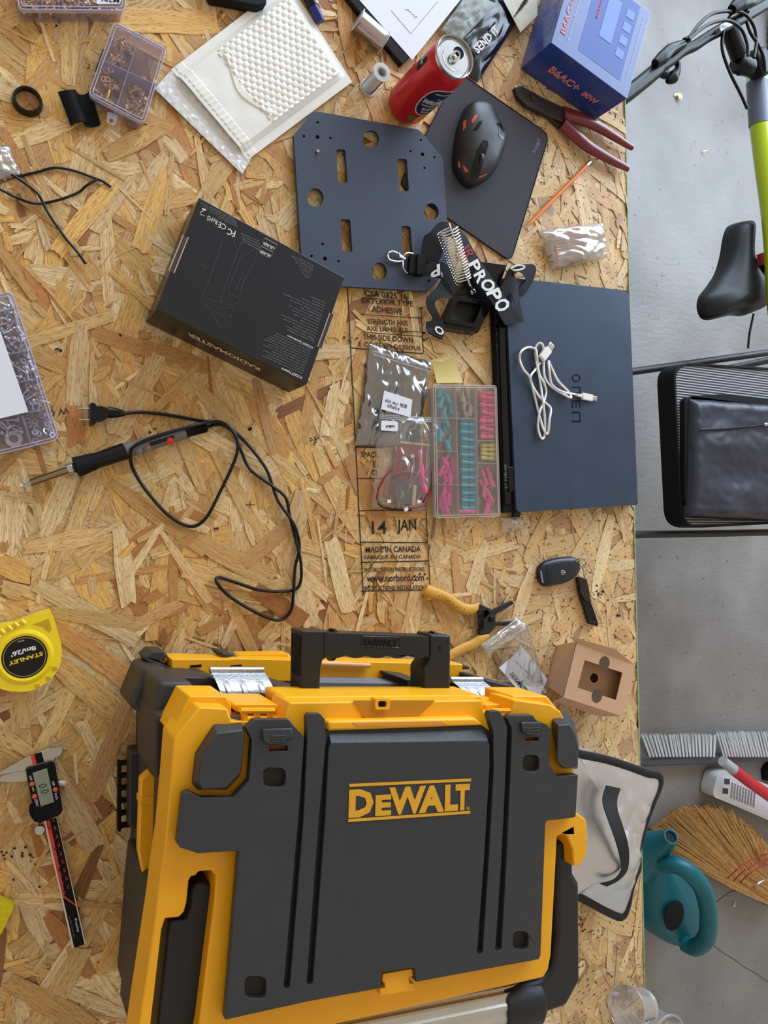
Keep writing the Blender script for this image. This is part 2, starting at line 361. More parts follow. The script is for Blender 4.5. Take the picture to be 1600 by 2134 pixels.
# ink stamp printed on the board
def stext(s,a,b,up,**k): return tpx(s,a,b,up,.0000,inkm,board,name='stamp_lettering',thick=.0001,bold=.012,**k)
for s,x0,x1,y0,y1,sl in (('CSA 0325 16',760,849,617,604,8),('EXTERIOR TYPE',755,861,631,619,8),('ADHESIVE',775,839,650,637,6),('STRENGTH AXIS',766,850,675,664,4),('AXE LRING ALE',764,850,689,679,4),
     ('THIS SIDE DOWN',757,861,707,695,8),('E CÔTÉ EN-DESSOUS',748,877,721,709,10),('R',760,766,768,757,0),('SPACE',753,787,953,941,0),('E',778,784,973,961,0),('CI',775,786,991,979,0),
     ('14',775,806,1113,1086,-1),('JAN',828,868,1113,1083,-1),('MADE IN CANADA',762,877,1152,1139,-2),('FABRIQUÉ AU CANADA',760,877,1167,1155,-2),('INSTALLATION INSTRUCTIONS',760,885,1192,1183,-2),('www.norbord.com',765,884,1213,1197,-2),('INSTRUCTIONS  INSTALLATION',760,886,1231,1221,-2)):
    stext(s,(x0,y0),(x1,y0+sl),(x0-1,y1))
sm=M()
for a,b,wd in (((724,599),(757,1240),2.2),((877,640),(882,735),1.8),((886,1035),(897,1240),2),((752,655),(877,663),1.3),((752,692),(879,701),1.3),((731,725),(882,737),2.2),((742,931),(800,933),2.4),((744,997),(800,997),1.6),((747,1064),(888,1063),1.5),
        ((750,1130),(892,1131),2),((752,1172),(893,1169),2.2),((752,1232),(895,1230),1.6),((882,900),(886,1035),1.8),((511,1052),(532,1052),1.2),((522,1045),(520,1060),1.2),((107,845),(107,852),1)):
    M().tube([H(*a,.0001),H(*b,.0001)],wd*.0004,4,flat=.1).build('stamp_line',inkm,board)
sm=M()
rr=random.Random(9)
for cx,cy,n,sp_,q in ((655,917,9,8,3),(868,1205,7,9,3),(727,705,5,7,3),(30,1787,14,22,4),(232,1690,7,14,3),(83,1848,2,3,3),(98,51,1,1,3),(118,54,1,1,3),(120,730,3,4,4),(249,697,2,2,4),(525,893,3,3,4),(333,905,6,14,4),(450,1101,3,3,3),(462,1283,2,3,2),(1258,1235,10,12,3),(1290,1285,2,3,4),(1213,1921,3,5,3),(1225,1700,1,1,1),(880,640,3,5,3),(892,700,4,10,4),(1243,1330,12,30,1.5),(1214,1930,3,8,3)):
    sm=M()
    for _ in range(n):
        x,y=cx+rr.gauss(0,sp_),cy+rr.gauss(0,sp_*.7); r0=rr.uniform(.5,1)*q
        sm.prism([H(x+math.cos(i*PI/4.5)*r0*rr.uniform(.5,1.3),y+math.sin(i*PI/4.5)*r0*rr.uniform(.5,1.2)) for i in range(9)],.0001,-.0001)
    sm.build('ink_blot',inkm,board)['kind']='stuff'
wm=mat('marker_ink',(40,36,40),.7)
tpx('W O',(143,848),(97,856),(145,862),0,wm,board,name='pencil_lettering',thick=.0001)
# ------------------------------------------------------------------ toolbox (lying on its back, front face up)
tk_b=mat('toolbox_black',(52,54,58),.38,bump=.5,bscale=1300,var=.12,vscale=30,dust=.35)
tk_g=mat('toolbox_groove',(44,42,38),.7,bump=.3,bscale=900,var=.3,vscale=60)
tk_s=mat('toolbox_side',(54,50,46),.5,bump=.3,bscale=1200,var=.15,vscale=25)
tk_h=mat('handle_black',(30,31,34),.36,bump=.4,bscale=1300,spec=.45)
tk_y=mat('toolbox_yellow',(246,174,22),.38,bump=.1,bscale=500,var=.10,vscale=22)
tk_gr=mat('toolbox_grey',(120,122,128),.45,bump=.4,bscale=700,var=.2,vscale=120)
alu=mat('aluminium',(205,203,196),.5,1,var=.1,vscale=30)
logo=mat('logo_yellow',(226,166,38),.5,var=.12,vscale=80,bump=.1,bscale=300)
K2=lambda *p: C(200,1280,3.2,p); K3=lambda *p: C(560,1290,3.077,p); K4=lambda *p: C(900,1380,4.444,p); K5=lambda *p: C(200,1700,3.2,p); K6=lambda *p: C(640,1560,2.6667,p)
TZ=.300
tb=thing('toolbox','large black and yellow wheeled toolbox lying on its back on the chipboard bench','toolbox',H(560,1560,0))
foot=[(347,1560),(380,1500),(420,1472),(1165,1478),(1203,1560),(1203,1800),(1200,2040),(1120,2140),(700,2215),(300,2290),(318,1990),(338,1830)]
def inset(pts,d):
    c=sum((Vector(p) for p in pts),Vector((0,0)))/len(pts); return [tuple(Vector(p)+(c-Vector(p)).normalized()*d) for p in pts]
fw=[H(x,y,.235) for x,y in foot]
fwi=[H(x,y,.235) for x,y in inset(foot,12)]
M().prism(fwi,.235,.150).build('middle_shell',tk_s,tb,bevel=.004)
M().prism(fwi,.148,.052).build('rear_shell',tk_s,tb,bevel=.006)
fb=[H(x,y,.235) for x,y in inset(foot,22)]
M().prism(fb,.051,.0).build('back_cover',tk_s,tb,bevel=.012)
# ribs and facets along the left side
m=M()
for a,b,z1,z0 in ((0,1,.20,.06),(10,11,.18,.03)):
    pass
for y0,y1,z0,z1 in ((1500,1640,.10,.205),(1880,2010,.05,.19),(1660,1860,.02,.05)):
    p0,p1=H(344 if y0<1700 else 338,y0,.235),H(343 if y0<1700 else 325,y1,.235)
    m=M(); m.prism([(p0.x-.004,p0.y),(p0.x+.03,p0.y),(p1.x+.03,p1.y),(p1.x-.004,p1.y)],z1,z0); m.build('side_panel',tk_s,tb,bevel=.004)
# yellow hinged bracket on the left side
p0=H(352,1640,.22)
m=M(); m.prism([(p0.x-.016,p0.y-.01),(p0.x-.006,p0.y-.002),(p0.x+.01,p0.y-.02),(p0.x+.004,p0.y-.125),(p0.x-.012,p0.y-.12),(p0.x-.018,p0.y-.09)],.150,.135)
br=m.build('side_bracket',tk_y,tb,bevel=.002)
M().prism([(p0.x-.017,p0.y-.03),(p0.x+.004,p0.y-.03),(p0.x+.004,p0.y-.038),(p0.x-.017,p0.y-.038)],.153,.13).build('bracket_clip',tk_y,br,bevel=.001)
# rear mesh tray on the left
m=M()
for i in range(6):
    q=H(252,1590+i*26,.02); m.box((q.x+.010,q.y,.02),(.024,.004,.012))
q0,q1=H(250,1585,.02),H(246,1730,.02); m.box(((q0.x+q1.x)/2,(q0.y+q1.y)/2,.02),(.004,q0.y-q1.y,.012)); m.build('side_grille',blkm,tb,bevel=.0005)
# yellow frame
yo=[(415,1474),(475,1477),(484,1504),(590,1504),(604,1464),(1005,1459),(1010,1488),(1066,1488),(1072,1459),(1150,1470),(1168,1482),(1196,1540),(1196,1690),(1221,1708),(1224,1740),(1221,1782),(1210,1804),(1195,1806),(1193,1770),(1181,1742),(1172,1738),(1161,1744),(1159,1785),(1148,1991),(1143,2018),(1131,2038),(704,2134),(640,2150),(400,2205),(415,2134),(447,1875),(450,1823),(445,1821),(441,1814),(413,1817),(409,1825),(398,1827),(394,1834),(389,1881),(384,1900),(374,1912),(344,1915),(337,1937),(314,2134),(304,2215),(278,2225),(290,2134),(316,1960),(325,1900),(333,1830),(345,1749),(356,1624),(362,1540)]
yw=HW(yo,.287)
yf=M().prism(yw,.287,.236).build('yellow_frame',tk_y,tb,bevel=.003,seg=3)
for x,y in ((341,1862),): M().lathe([(.0,.0),(.010,.0),(.010,-.002)],H(x-1,y,.262),(-1,0,.4),20).build('hinge_pin',tk_g,tb)
# top rim blocks (towards the handle)
def blk_(name,m,top,z1,z0,par=tb,bv=.003): return M().prism(HW(top,z1),z1,z0).build(name,m,par,bevel=bv,seg=3)
blk_('rim_block',tk_y,[(395,1451),(472,1451),(482,1468),(482,1512),(380,1530),(356,1530)],.262,.20)
blk_('rim_block',tk_y,[(590,1452),(1004,1449),(1008,1464),(1008,1500),(592,1500)],.262,.20)
blk_('rim_block',tk_y,[(1068,1450),(1140,1450),(1158,1472),(1178,1500),(1068,1500)],.262,.20)
hc=M()
hc.prism(HW([(737,1460),(760,1497),(868,1497),(906,1460)],.2885),.2885,.2865); hc.build('carry_recess_shade',mat('recess_shade_yellow',(190,128,12),.5),tb)  # flat plate; its darker yellow paints in the shade of the recess
lk=M().prism(HW(rounded([(782,1456),(812,1456),(812,1479),(782,1479)],5),.292),.292,.28,[HW(rounded([(788,1461),(806,1461),(806,1474),(788,1474)],5),.292)]).build('padlock_eye',tk_y,tb,bevel=.001)
M().prism(HW(rounded([(788,1461),(806,1461),(806,1474),(788,1474)],5),.2886),.2889,.287).build('eye_hole',blkm,lk)
blk_('sill',tk_y,[(683,1503),(990,1496),(1010,1512),(683,1524)],.300,.28)
M().prism(HW([(735,1506),(920,1502),(935,1510),(745,1515)],.3008),.3008,.2995).build('sill_window',mat('amber',(222,150,50),.3),tb,bevel=.0004)
for xs in ((497,575),(1020,1066)):
    blk_('latch_seat',tk_y,[(xs[0]-10,1468),(xs[1]+6,1468),(xs[1]+10,1483),(xs[0]-8,1484)],.262,.2)
    M().tube([H(xs[0]+4,1481,.283),H(xs[1]-4,1481,.283)],.003,8).build('hinge_rod',tk_y,tb)
    for k in (0.15,.5,.85): M().box(H(lerp(xs[0],xs[1],k),1490,.278),(.004,.012,.012)).build('latch_rib',tk_y,tb,bevel=.0008)
# black base plate under the front panel and the raised panel itself
door=[(683,1522),(1005,1512),(1029,1530),(1057,1497),(1063,1491),(1110,1491),(1117,1501),(1138,1509),(1148,1520),(1144,1594),(1162,1618),(1204,1615),(1199,1702),(1192,1704),(1140,1710),(1136,1715),(1133,1800),(1126,1991),(1122,1999),(867,2046),(865,2019),(861,2017),(796,2027),(793,2059),(640,2087),(469,2125),(498,1775),(494,1773),(412,1778),(375,1766),(369,1758),(381,1656),(394,1650),(419,1663),(486,1663),(519,1627),(525,1542),(513,1518),(531,1500),(602,1500),(616,1517),(634,1536),(645,1560)]
base=M().prism(HW(door,.2975),.2975,.288).build('panel_backing',tk_g,tb)
sq=lambda x0,y0,x1,y1,r=10: rounded([(x0,y0),(x1,y0+1),(x1-1,y1),(x0,y1-1)],r,4)
holes=[sq(549,1600,596,1641,14),sq(1090,1573,1124,1609,12),sq(510,2035,555,2082,14),sq(1069,1941,1102,1980,12),[(561,1555),(600,1554),(600,1565),(561,1566)],[(1095,1536),(1123,1536),(1123,1544),(1095,1544)]]
outl=[(531,1500),(602,1500),(616,1517),(634,1536)]+[(622,1700),(591,2056),(597,2062),(604,2058)]+[(633,1700),(640,1545)]
outl+=[(639,1494),(645,1488),(668,1488),(677,1499),(679,1545),(665,1700),(639,2048),(645,2054),(652,2048),(678,1700),(685,1560),(690,1548)]
outl+=[(1016,1543),(1020,1552),(1020,1600),(1008,1800),(994,1985),(1000,1990),(1006,1985),(1018,1800),(1029,1600),(1028,1525),(1017,1491),(1021,1483),(1040,1482),(1046,1490),(1057,1515),(1052,1640),(1044,1800),(1032,1978),(1038,1983),(1045,1978),(1055,1800),(1064,1600),(1067,1519)]
outl+=[(1057,1497),(1063,1491),(1110,1491),(1117,1501),(1138,1509),(1148,1520),(1144,1594),(1162,1618),(1204,1615),(1199,1702),(1192,1704),(1140,1710),(1136,1715),(1133,1800),(1126,1991),(1122,1999),(867,2046),(865,2019),(861,2017),(796,2027),(793,2059),(640,2087),(469,2125),(498,1775),(494,1773),(412,1778),(375,1766),(369,1758),(381,1656),(394,1650),(419,1663),(486,1663),(519,1627),(525,1542),(513,1518)]
panel=M().prism(HW(outl,.306),.306,.297,[HW(h,.306) for h in holes]).build('front_panel',tk_b,tb,bevel=.0022,seg=3)
panel['label']='grey-black front panel with grooves, scuffs and a yellow logo'
# sloping chamfer of the centre panel, thumb grips and corner pods
def wedge(name,top,z1,edge,z0,mt=tk_b,par=tb,bv=.0015):
    return M().hexa(HW(top,z1),HW(edge,z0)).build(name,mt,par,bevel=bv)
q_=[H(684,1523,.2945),H(1006,1513,.2945),H(1018,1544,.306),H(689,1549,.306)]; M().hexa(q_,[Vector((v.x,v.y,.270)) for v in q_]).build('panel_chamfer',tk_b,tb,bevel=.0008)
for pts in ([(544,1518),(611,1516),(613,1538),(600,1540),(588,1552),(558,1553),(546,1545)],[(1083,1504),(1128,1503),(1130,1518),(1122,1528),(1113,1534),(1097,1534),(1086,1526)]):
    c=inset(pts,3); g=M().hexa(HW(c,.310),HW(pts,.305)).build('latch_grip',tk_b,panel,bevel=.0012)
    cx=sum(p[0] for p in pts)/len(pts); cy=sum(p[1] for p in pts)/len(pts)
    for d in (-3,3,8): M().tube([H(cx-14,cy+d,.3103),H(cx+14,cy+d-1,.3103)],.0006,6).build('grip_rib',tk_b,g)
for pts in (holes[0],holes[1],holes[2],holes[3]):
    M().prism(HW(pts,.2982),.2984,.2972).build('screw_pocket',tk_g,panel)
for pts in holes[4:]: M().prism(HW(pts,.2984),.2984,.2972).build('latch_window',mat('rust_orange',(150,70,20),.6),panel)
def pod(base_,top_,z1=.308,z0=.262): return M().hexa(HW(top_,z1),HW(base_,z0)).build('corner_pad',tk_b,tb,bevel=.0014,seg=2)
pod([(440,1488),(500,1488),(507,1500),(511,1535),(502,1620),(475,1650),(398,1648),(384,1632),(392,1562)],[(450,1528),(505,1521),(508,1530),(509,1548),(500,1612),(470,1642),(422,1645),(412,1630),(418,1575)])
pod([(1134,1487),(1140,1479),(1182,1482),(1196,1502),(1206,1550),(1204,1602),(1172,1604),(1158,1588),(1156,1520)],[(1163,1511),(1187,1509),(1199,1530),(1206,1560),(1203,1598),(1176,1602),(1160,1588),(1161,1550)])
# yellow clip between panel and frame at the bottom
blk_('hinge_clip',tk_y,[(797,2030),(860,2019),(862,2035),(852,2037),(854,2050),(862,2050),(866,2064),(792,2076),(792,2062),(803,2060),(802,2048),(797,2046)],.300,.284,bv=.001)
# trolley handle: black arms, aluminium tube
blk_('trolley_arm',tk_h,[(398,1858),(405,1843),(425,1838),(445,1846),(449,1875),(434,1990),(412,2140),(400,2220),(318,2235),(332,2100),(352,1920),(388,1917),(396,1895)],.270,.22,bv=.006)
blk_('trolley_arm',tk_h,[(1160,1765),(1172,1752),(1186,1760),(1194,1790),(1194,1818),(1207,1840),(1209,2046),(1181,2098),(1085,2132),(1072,2060),(1130,2046),(1152,2020),(1160,1960)],.270,.22,bv=.006)
a,b=H(1085,2098,.262),H(600,2200,.262); ax=(b-a).normalized()
m=M(); n=48; prof=[]
L_=(b-a).length; ring=[]
u=ax.cross(Vector((0,0,1))).normalized(); v=Vector((0,0,1))
vs=[]
for q in (a,b):
    for i in range(n):
        t=2*PI*i/n; r=.021*(1+.035*(1 if i%4<2 else -1)); vs.append(q+u*math.cos(t)*r*1.35+v*math.sin(t)*r*.8)
m.add(vs,[(i,(i+1)%n,n+(i+1)%n,n+i) for i in range(n)]+[tuple(reversed(range(n))),tuple(range(n,2*n))]); m.build('pull_tube',alu,tb,smooth=20)
m=M(); c=H(1080,2098,.262); m.tube([c+ax*.03,c,c-ax*.03],[.027,.029,.027],24,flat=.75); m.build('tube_socket',tk_h,tb,bevel=.003)
# carry handle (stands out towards the top of the photo)
def hpost(x0,x1,y0,y1): return M().prism(HW(rounded([(x0,y0),(x1,y0),(x1,y1),(x0,y1)],6),.215),.215,.178)
hp=M().prism(HW([(630,1316),(686,1316),(688,1362),(684,1368),(672,1376),(668,1392),(665,1465),(628,1465)],.215),.215,.178).build('handle_post',tk_h,tb,bevel=.003,seg=3)
hp2=M().prism(HW([(897,1322),(940,1324),(938,1470),(884,1468),(884,1392),(896,1376)],.215),.215,.178).build('handle_post',tk_h,tb,bevel=.003,seg=3)
hol=H(628,1320,.213); M().prism([(hol.x-.0006,hol.y-.003),(hol.x+.001,hol.y-.003),(hol.x+.001,hol.y-.050),(hol.x-.0006,hol.y-.050)],.210,.183).build('hollow_end',mat('hollow_black',(4,4,4),.9),hp)
g0,g1=H(684,1343,.197),H(900,1347,.197)
gp=[(676,1319),(894,1327)]+[(894-i*218/40,1366+6*abs(math.sin(i/40*PI*5))) for i in range(41)]; gr=M().prism(HW(gp,.216),.216,.181).build('handle_grip',tk_h,tb,bevel=.007,seg=4)
for q in (0.015,.985): c=lerp(g0,g1,q); M().tube([c,c+(g1-g0).normalized()*.004],.0195,20,flat=.95).build('grip_collar',blkg,gr)
text('DeWALT',H(760,1345,.2163),H(828,1348,.2163)-H(760,1345,.2163),H(760,1331,.2163)-H(760,1345,.2163),blkg,gr,bold=.02,thick=.0008)
fr=M()
P=[H(755,1347,.2166),H(833,1350,.2166),H(833,1328,.2166),H(755,1326,.2166)]; fr.tube(P,.0005,4,closed=True); fr.build('logo_border',blkg,gr)
# rear lid rail seen behind the handle
def rail(top,z1,z0,name,mt,bv=.003): return M().prism(HW(top,z1),z1,z0).build(name,mt,tb,bevel=bv,seg=3)
rail([(358,1374),(480,1374),(490,1372),(964,1384),(964,1424),(358,1418)],.085,.045,'lid_rail',tk_y)
rail([(338,1368),(380,1368),(478,1371),(478,1378),(340,1380)],.06,.03,'lid_rail',tk_y)
rail([(495,1364),(605,1362),(605,1378),(498,1378)],.06,.03,'lid_rail',tk_y)
for x,y in ((408,1388),(492,1388),(864,1393)): M().box(H(x,y,.0853),(.014,.003,.001)).build('rail_slot',blkm,tb)
M().tube([H(668,1383,.09),H(770,1387,.09)],.0035,12).build('spirit_vial',mat('vial_amber',(235,170,110),.15),tb)
rail([(662,1422),(845,1424),(850,1450),(655,1450)],.13,.08,'grey_bar',tk_gr)
rail([(836,1413),(880,1418),(930,1436),(930,1452),(845,1452),(845,1424)],.15,.06,'bracket_arm',tk_s)
rail([(560,1422),(600,1432),(660,1448),(640,1460),(580,1462),(556,1440)],.15,.06,'bracket_arm',tk_s)
rail([(370,1410),(440,1412),(470,1424),(480,1456),(400,1456),(345,1432)],.15,.05,'bracket_arm',tk_s)
rail([(1010,1415),(1064,1428),(1070,1450),(1068,1468),(1010,1466)],.15,.05,'bracket_arm',tk_s)
for pts in ([(318,1358),(345,1358),(352,1370),(330,1378),(303,1372)],[(460,1360),(486,1363),(505,1373),(486,1379),(466,1372)],[(302,1370),(360,1392),(358,1410),(315,1398)],[(963,1386),(978,1388),(980,1395),(963,1396)]):
    rail(pts,.07,.02,'rear_latch',tk_s,.002)
blk_('corner_shoulder',tk_s,[(300,1392),(345,1392),(396,1434),(366,1500),(330,1520),(268,1470)],.11,.03,bv=.006)
blk_('corner_shoulder',tk_s,[(330,1420),(400,1420),(412,1452),(360,1540),(318,1520)],.19,.10,bv=.006)
# galvanised latches standing open
def latch(px0,px1,py0,py1,bend):
    def fn(u,v):
        x=lerp(px0,px1,u)+v*bend; p=H(x,lerp(py0,py1,v),.15); z=.15+.03*math.sin(v*PI*.8)+.0022*(1 if abs((u*3.2)%1-.5)<.16 and v>.3 else 0)
        return Vector((p.x,p.y,z))
    l=M().shell(fn,40,14,.0015).build('metal_latch',zinc,tb)
    M().tube([H(px0,py0,.151),H(px1,py0,.151)],.004,10).build('latch_lip',zinc,l)
    e=H(px1+bend+4,py1+2,.185); M().tube(cr([e+Vector((-.012,.012,-.006)),e+Vector((0,.008,0)),e+Vector((.003,0,.001)),e+Vector((-.004,-.006,0))],5),.0022,8).build('latch_wire',steel,l)
latch(437,548,1396,1462,14); latch(938,1004,1416,1466,22)
# logo on the front panel
LG=C(640,1560,2.6667,[(228,385),(905,340),(233,225),(920,180)])
lp=M(); lo=.3063
O,B,T=H(*LG[0],lo),H(*LG[1],lo),H(*LG[2],lo); U=B-O;V=T-O
def bar(v0,v1): lp.add([O+U*a+V*b+Vector((0,0,c)) for c in (.0005,0) for a,b in ((0,v0),(1,v0),(1,v1),(0,v1))],[(0,1,2,3),(0,4,5,1),(1,5,6,2),(2,6,7,3),(3,7,4,0)])
bar(-.14,-.04)
lp.build('logo_bar',logo,panel); lp=M(); bar(1.08,1.18); lp.build('logo_bar',logo,panel)
text('D',O,U*.19,V*.98,logo,panel,name='logo_letter',bold=.05,thick=.0005)
text('E',O+U*.205,U*.125,V*.74,logo,panel,name='logo_letter',bold=.05,thick=.0005)
for s,u0,uw in (('W',.31,.30),('A',.555,.215),('L',.775,.115),('T',.865,.125)):
    text(s,O+U*u0,U*uw,V*.99,logo,panel,name='logo_letter',bold=.05 if s!='W' else .04,thick=.0005)
text('®',O+U*1.0-U*.035,U*.03,V*.12,logo,panel,name='logo_mark',thick=.0005)
# ------------------------------------------------------------------ plastic organisers with hardware
case_m=clear('frosted_case',(205,200,235),milky=.03,gloss=.025,tint=(253,252,255))
rim_m=clear('case_rim',(222,218,246),milky=.42,gloss=.12,tint=(252,251,255))
case_p=clear('cloudy_case',(235,225,220),milky=.055,gloss=.03)
rim_p=clear('cloudy_rim',(238,228,222),milky=.4,gloss=.1)
def organiser(name,label,quad,h,r,divs,mt,rm,wall=.0014,z0=.0008):
    q=HW(quad,h); c=sum(q,Vector())/4; t=thing(name,label,'organizer',(c.x,c.y,0))
    o=rounded(q,r,5)
    def ins(pts,d):
        n=len(pts); out=[]
        for i in range(n):
            a,b,cc=Vector(pts[i-1][:2]),Vector(pts[i][:2]),Vector(pts[(i+1)%n][:2]); e=(b-a).normalized()+(cc-b).normalized(); e.normalize(); out.append(b+Vector((-e.y,e.x))*d*sg)
        return out
    ar=sum(o[i-1][0]*o[i][1]-o[i][0]*o[i-1][1] for i in range(len(o))); sg=1 if ar>0 else -1
    inn=ins(o,wall); inn2=ins(o,.0045)
    M().prism(inn,z0+.0008,z0).build('tray_floor',mt,t,smooth=0)
    M().prism(ins(o,.001),h-.006,z0,[ins(o,.0024)]).build('tray_wall',mt,t,smooth=0)
    M().prism(o,h,h-.007,[inn]).build('lid_rim',rm,t,smooth=0,bevel=.0006)
    M().prism(inn,h-.0006,h-.0014).build('lid',mt,t,smooth=0)
    M().prism(ins(o,.0035),h+.0006,h-.0006,[ins(o,.0048)]).build('lid_ridge',rm,t,smooth=0)
    for a,b in divs:
        A,B=H(*a,h-.002),H(*b,h-.002); d=(B-A).normalized(); nn=Vector((-d.y,d.x,0))*.0006
        M().prism([A-nn,B-nn,B+nn,A+nn],h-.0016,z0+.0008).build('divider',rm,t,smooth=0)
    return t
G=0
t1=organiser('parts_organizer','small clear four-compartment case of brass inserts with a hanging tab',[(238,44),(348,101),(301,258),(183,196)],.024,.008,[((291,73),(240,233)),((216,126),(323,176))],case_m,rim_m)
tabq=H(231,248,.012); m=M(); oq=[H(x,y,.012) for x,y in rounded([(224,232),(246,241),(240,262),(222,256)],5)]; m.prism(oq,.0125,.0105,[[H(232+5*math.cos(i*PI/8),252+5*math.sin(i*PI/8),.0125) for i in range(16)]]); m.build('hanging_tab',rim_m,t1,smooth=0)
M().prism(HW([(214,102),(219,103),(206,142),(200,141)],.018),.018,.006).build('clasp',mat('navy_plastic',(32,36,80),.35),t1,bevel=.0006)
t2=organiser('parts_organizer','long clear case of brass inserts with a white label, cut by the photo top',[(25,-62),(262,-62),(262,22),(40,20)],.028,.008,[((86,-60),(88,16)),((130,-60),(131,16)),((175,-60),(176,16))],case_m,rim_m)
lm=M(); lm.prism(HW([(202,-20),(258,-14),(249,8),(201,8)],.0292),.0292,.0288); lb=lm.build('paper_label',paperm,t2,smooth=0)
tpx('M2N',(249,-1),(213,-4),(248,6),.0294,inkm,lb,bold=.005)
t3=organiser('screw_organizer','large clear case of steel screws and nuts with a white card on its lid',[(-170,650),(26,606),(125,916),(-60,962)],.034,.009,[((-110,760),(62,730)),((-90,815),(80,790)),((-70,880),(98,852)),((46,866),(66,928)),((-30,880),(-5,945))],case_m,rim_m)
M().prism(HW([(-100,700),(-2,682),(59,858),(-40,882)],.0352),.0352,.0348).build('card',paperm,t3,smooth=0)
t4=organiser('connector_organizer','cloudy clear case of pink and teal crimp connectors left of the laptop',[(902,801),(1035,803),(1043,1076),(907,1080)],.020,.006,[((949,803),(956,1078)),((991,803),(996,1077)),((903,871),(992,872)),((905,940),(954,941)),((906,1010),(993,1011)),((952,941),(952,942)),((993,918),(1037,919)),((994,965),(1038,966))],case_p,rim_p)
# hardware
def ring_bm(r,ri,h): 
    return M().lathe([(ri,0),(r,0),(r,h*.32),(r*.88,h*.4),(r*.88,h*.55),(r,h*.64),(r,h),(ri,h),(ri,0)],(0,0,0),(0,0,1),14)
def scatter(protos,label,group,cat,regions,seed,zs,tilt=.9,cnt=None):
    r=random.Random(seed); k=0
    for (quad,n,sc) in regions:
        a,b,c,d=[Vector(p) for p in quad]; placed=[]
        tries=0
        while len(placed)<n and tries<n*60:
            tries+=1; u,v=r.random(),r.random(); p=lerp(lerp(a,b,u),lerp(d,c,u),v)
            if any((p-q).length<4.2*sc*(1 if tries<n*25 else .6) for q in placed): continue
            placed.append(p); z=r.uniform(*zs); w3=H(p.x,p.y,z); pr=r.choice(protos)
            if pr['first']: o=pr['o']; pr['first']=False
            else: o=pr['o'].copy(); S.collection.objects.link(o)
            o.location=w3; o.scale=(sc,)*3
            if pr['lie']: o.rotation_euler=(PI/2+r.gauss(0,.15),0,r.uniform(0,6.28))
            else: o.rotation_euler=(r.uniform(-tilt,tilt),r.uniform(-tilt,tilt),r.uniform(0,6.28))
            tag(o,label if isinstance(label,str) else label[pr['k']],cat if isinstance(cat,str) else cat[pr['k']],group if isinstance(group,str) else group[pr['k']])
def P_(name,m,mt,lie=False,k=0):
    return dict(o=m.build(name,mt),first=True,lie=lie,k=k)
ins=P_('threaded_insert',ring_bm(.0030,.0019,.0045),brass)
scatter([ins],'ring-shaped brass insert in the upper-left or lower-left cell of the four-cell case','brass inserts in the left cells','insert',[([(240,78),(282,86),(268,140),(222,122)],16,1.0),([(214,145),(256,158),(238,222),(194,193)],12,1.25)],1,(.004,.010))
ins2=P_('threaded_insert',ring_bm(.0024,.0015,.0035),brass)
scatter([ins2],'tiny brass insert in the crowded lower-right cell of the four-cell case','brass inserts in the lower-right cell','insert',[([(262,172),(312,196),(294,248),(248,228)],44,.8),([(296,158),(322,168),(318,172),(298,165)],3,.8)],2,(.003,.011))
sl=M().lathe([(0,0),(.0028,0),(.0028,.016),(.0016,.019),(0,.022)],(0,0,0),(0,0,1),16).build('bullet_connector',mat('gold_plate',(212,168,60),.25,1)); a=H(219,214,.012); b=H(232,178,.012)
sl.location=a; sl.rotation_euler=(b-a).to_track_quat('Z','Y').to_euler(); tag(sl,'long gold bullet-shaped pin among the brass inserts','pin')
ins3=P_('threaded_insert',ring_bm(.0022,.0013,.006),brass,True)
scatter([ins3],'brass insert heaped in the long case at the photo top','brass inserts in the long case','insert',[([(36,-12),(84,-12),(84,12),(42,12)],26,1),([(90,-12),(128,-12),(128,12),(90,12)],22,1),([(134,-12),(172,-12),(172,12),(134,12)],22,1),([(179,-12),(204,-12),(204,12),(179,12)],12,1),([(46,20),(250,18),(244,26),(50,28)],40,.8)],3,(.004,.014))
def screw(L): return M().lathe([(0,0),(.0028,0),(.0031,.001),(.0031,.0028),(.0015,.003)]+[(.0015-.0002*(i%2),.003+L*i/14) for i in range(1,15)]+[(0,.003+L)],(0,0,-L/2),(0,0,1),12)
def nut():
    m=M(); m.prism([(math.cos(i*PI/3)*.0038,math.sin(i*PI/3)*.0038) for i in range(6)],.0028,0,[circ(0,0,.0019,14)]); return m
def washer(): return M().prism(circ(0,0,.0042,18),.0009,0,[circ(0,0,.0021,14)])
ps=[P_('machine_screw',screw(.010),nick,True,0),P_('machine_screw',screw(.006),nick,True,0),P_('machine_screw',screw(.014),nick,True,0)]
pn=[P_('hex_nut',nut(),nick,False,1)]; pw=P_('washer',washer(),nick,False,2)
LB=['steel machine screw heaped under the clear lid left of the plug','steel hex nut in the bottom corner cell of the screw case','thin steel washer lying in the screw case']
GR=['loose machine screws in the screw case','loose hex nuts in the screw case','loose washers in the screw case']; CT=['screw','nut','washer']
scatter(ps+ps+pn,LB,GR,CT,[([(-60,640),(20,622),(52,722),(-20,745)],75,1),([(0,742),(58,735),(74,782),(10,795)],42,1),([(20,800),(80,795),(92,845),(40,862)],38,1),([(-40,885),(40,872),(48,898),(-30,915)],20,1)],4,(.005,.020),.8)
scatter(pn+pn+pn+[pw],LB,GR,CT,[([(52,866),(98,858),(116,908),(68,922)],26,1.05)],5,(.005,.016),.6)
scatter([pw],LB,GR,CT,[([(22,908),(30,908),(30,916),(22,916)],1,2.4)],6,(.005,.006),.1)
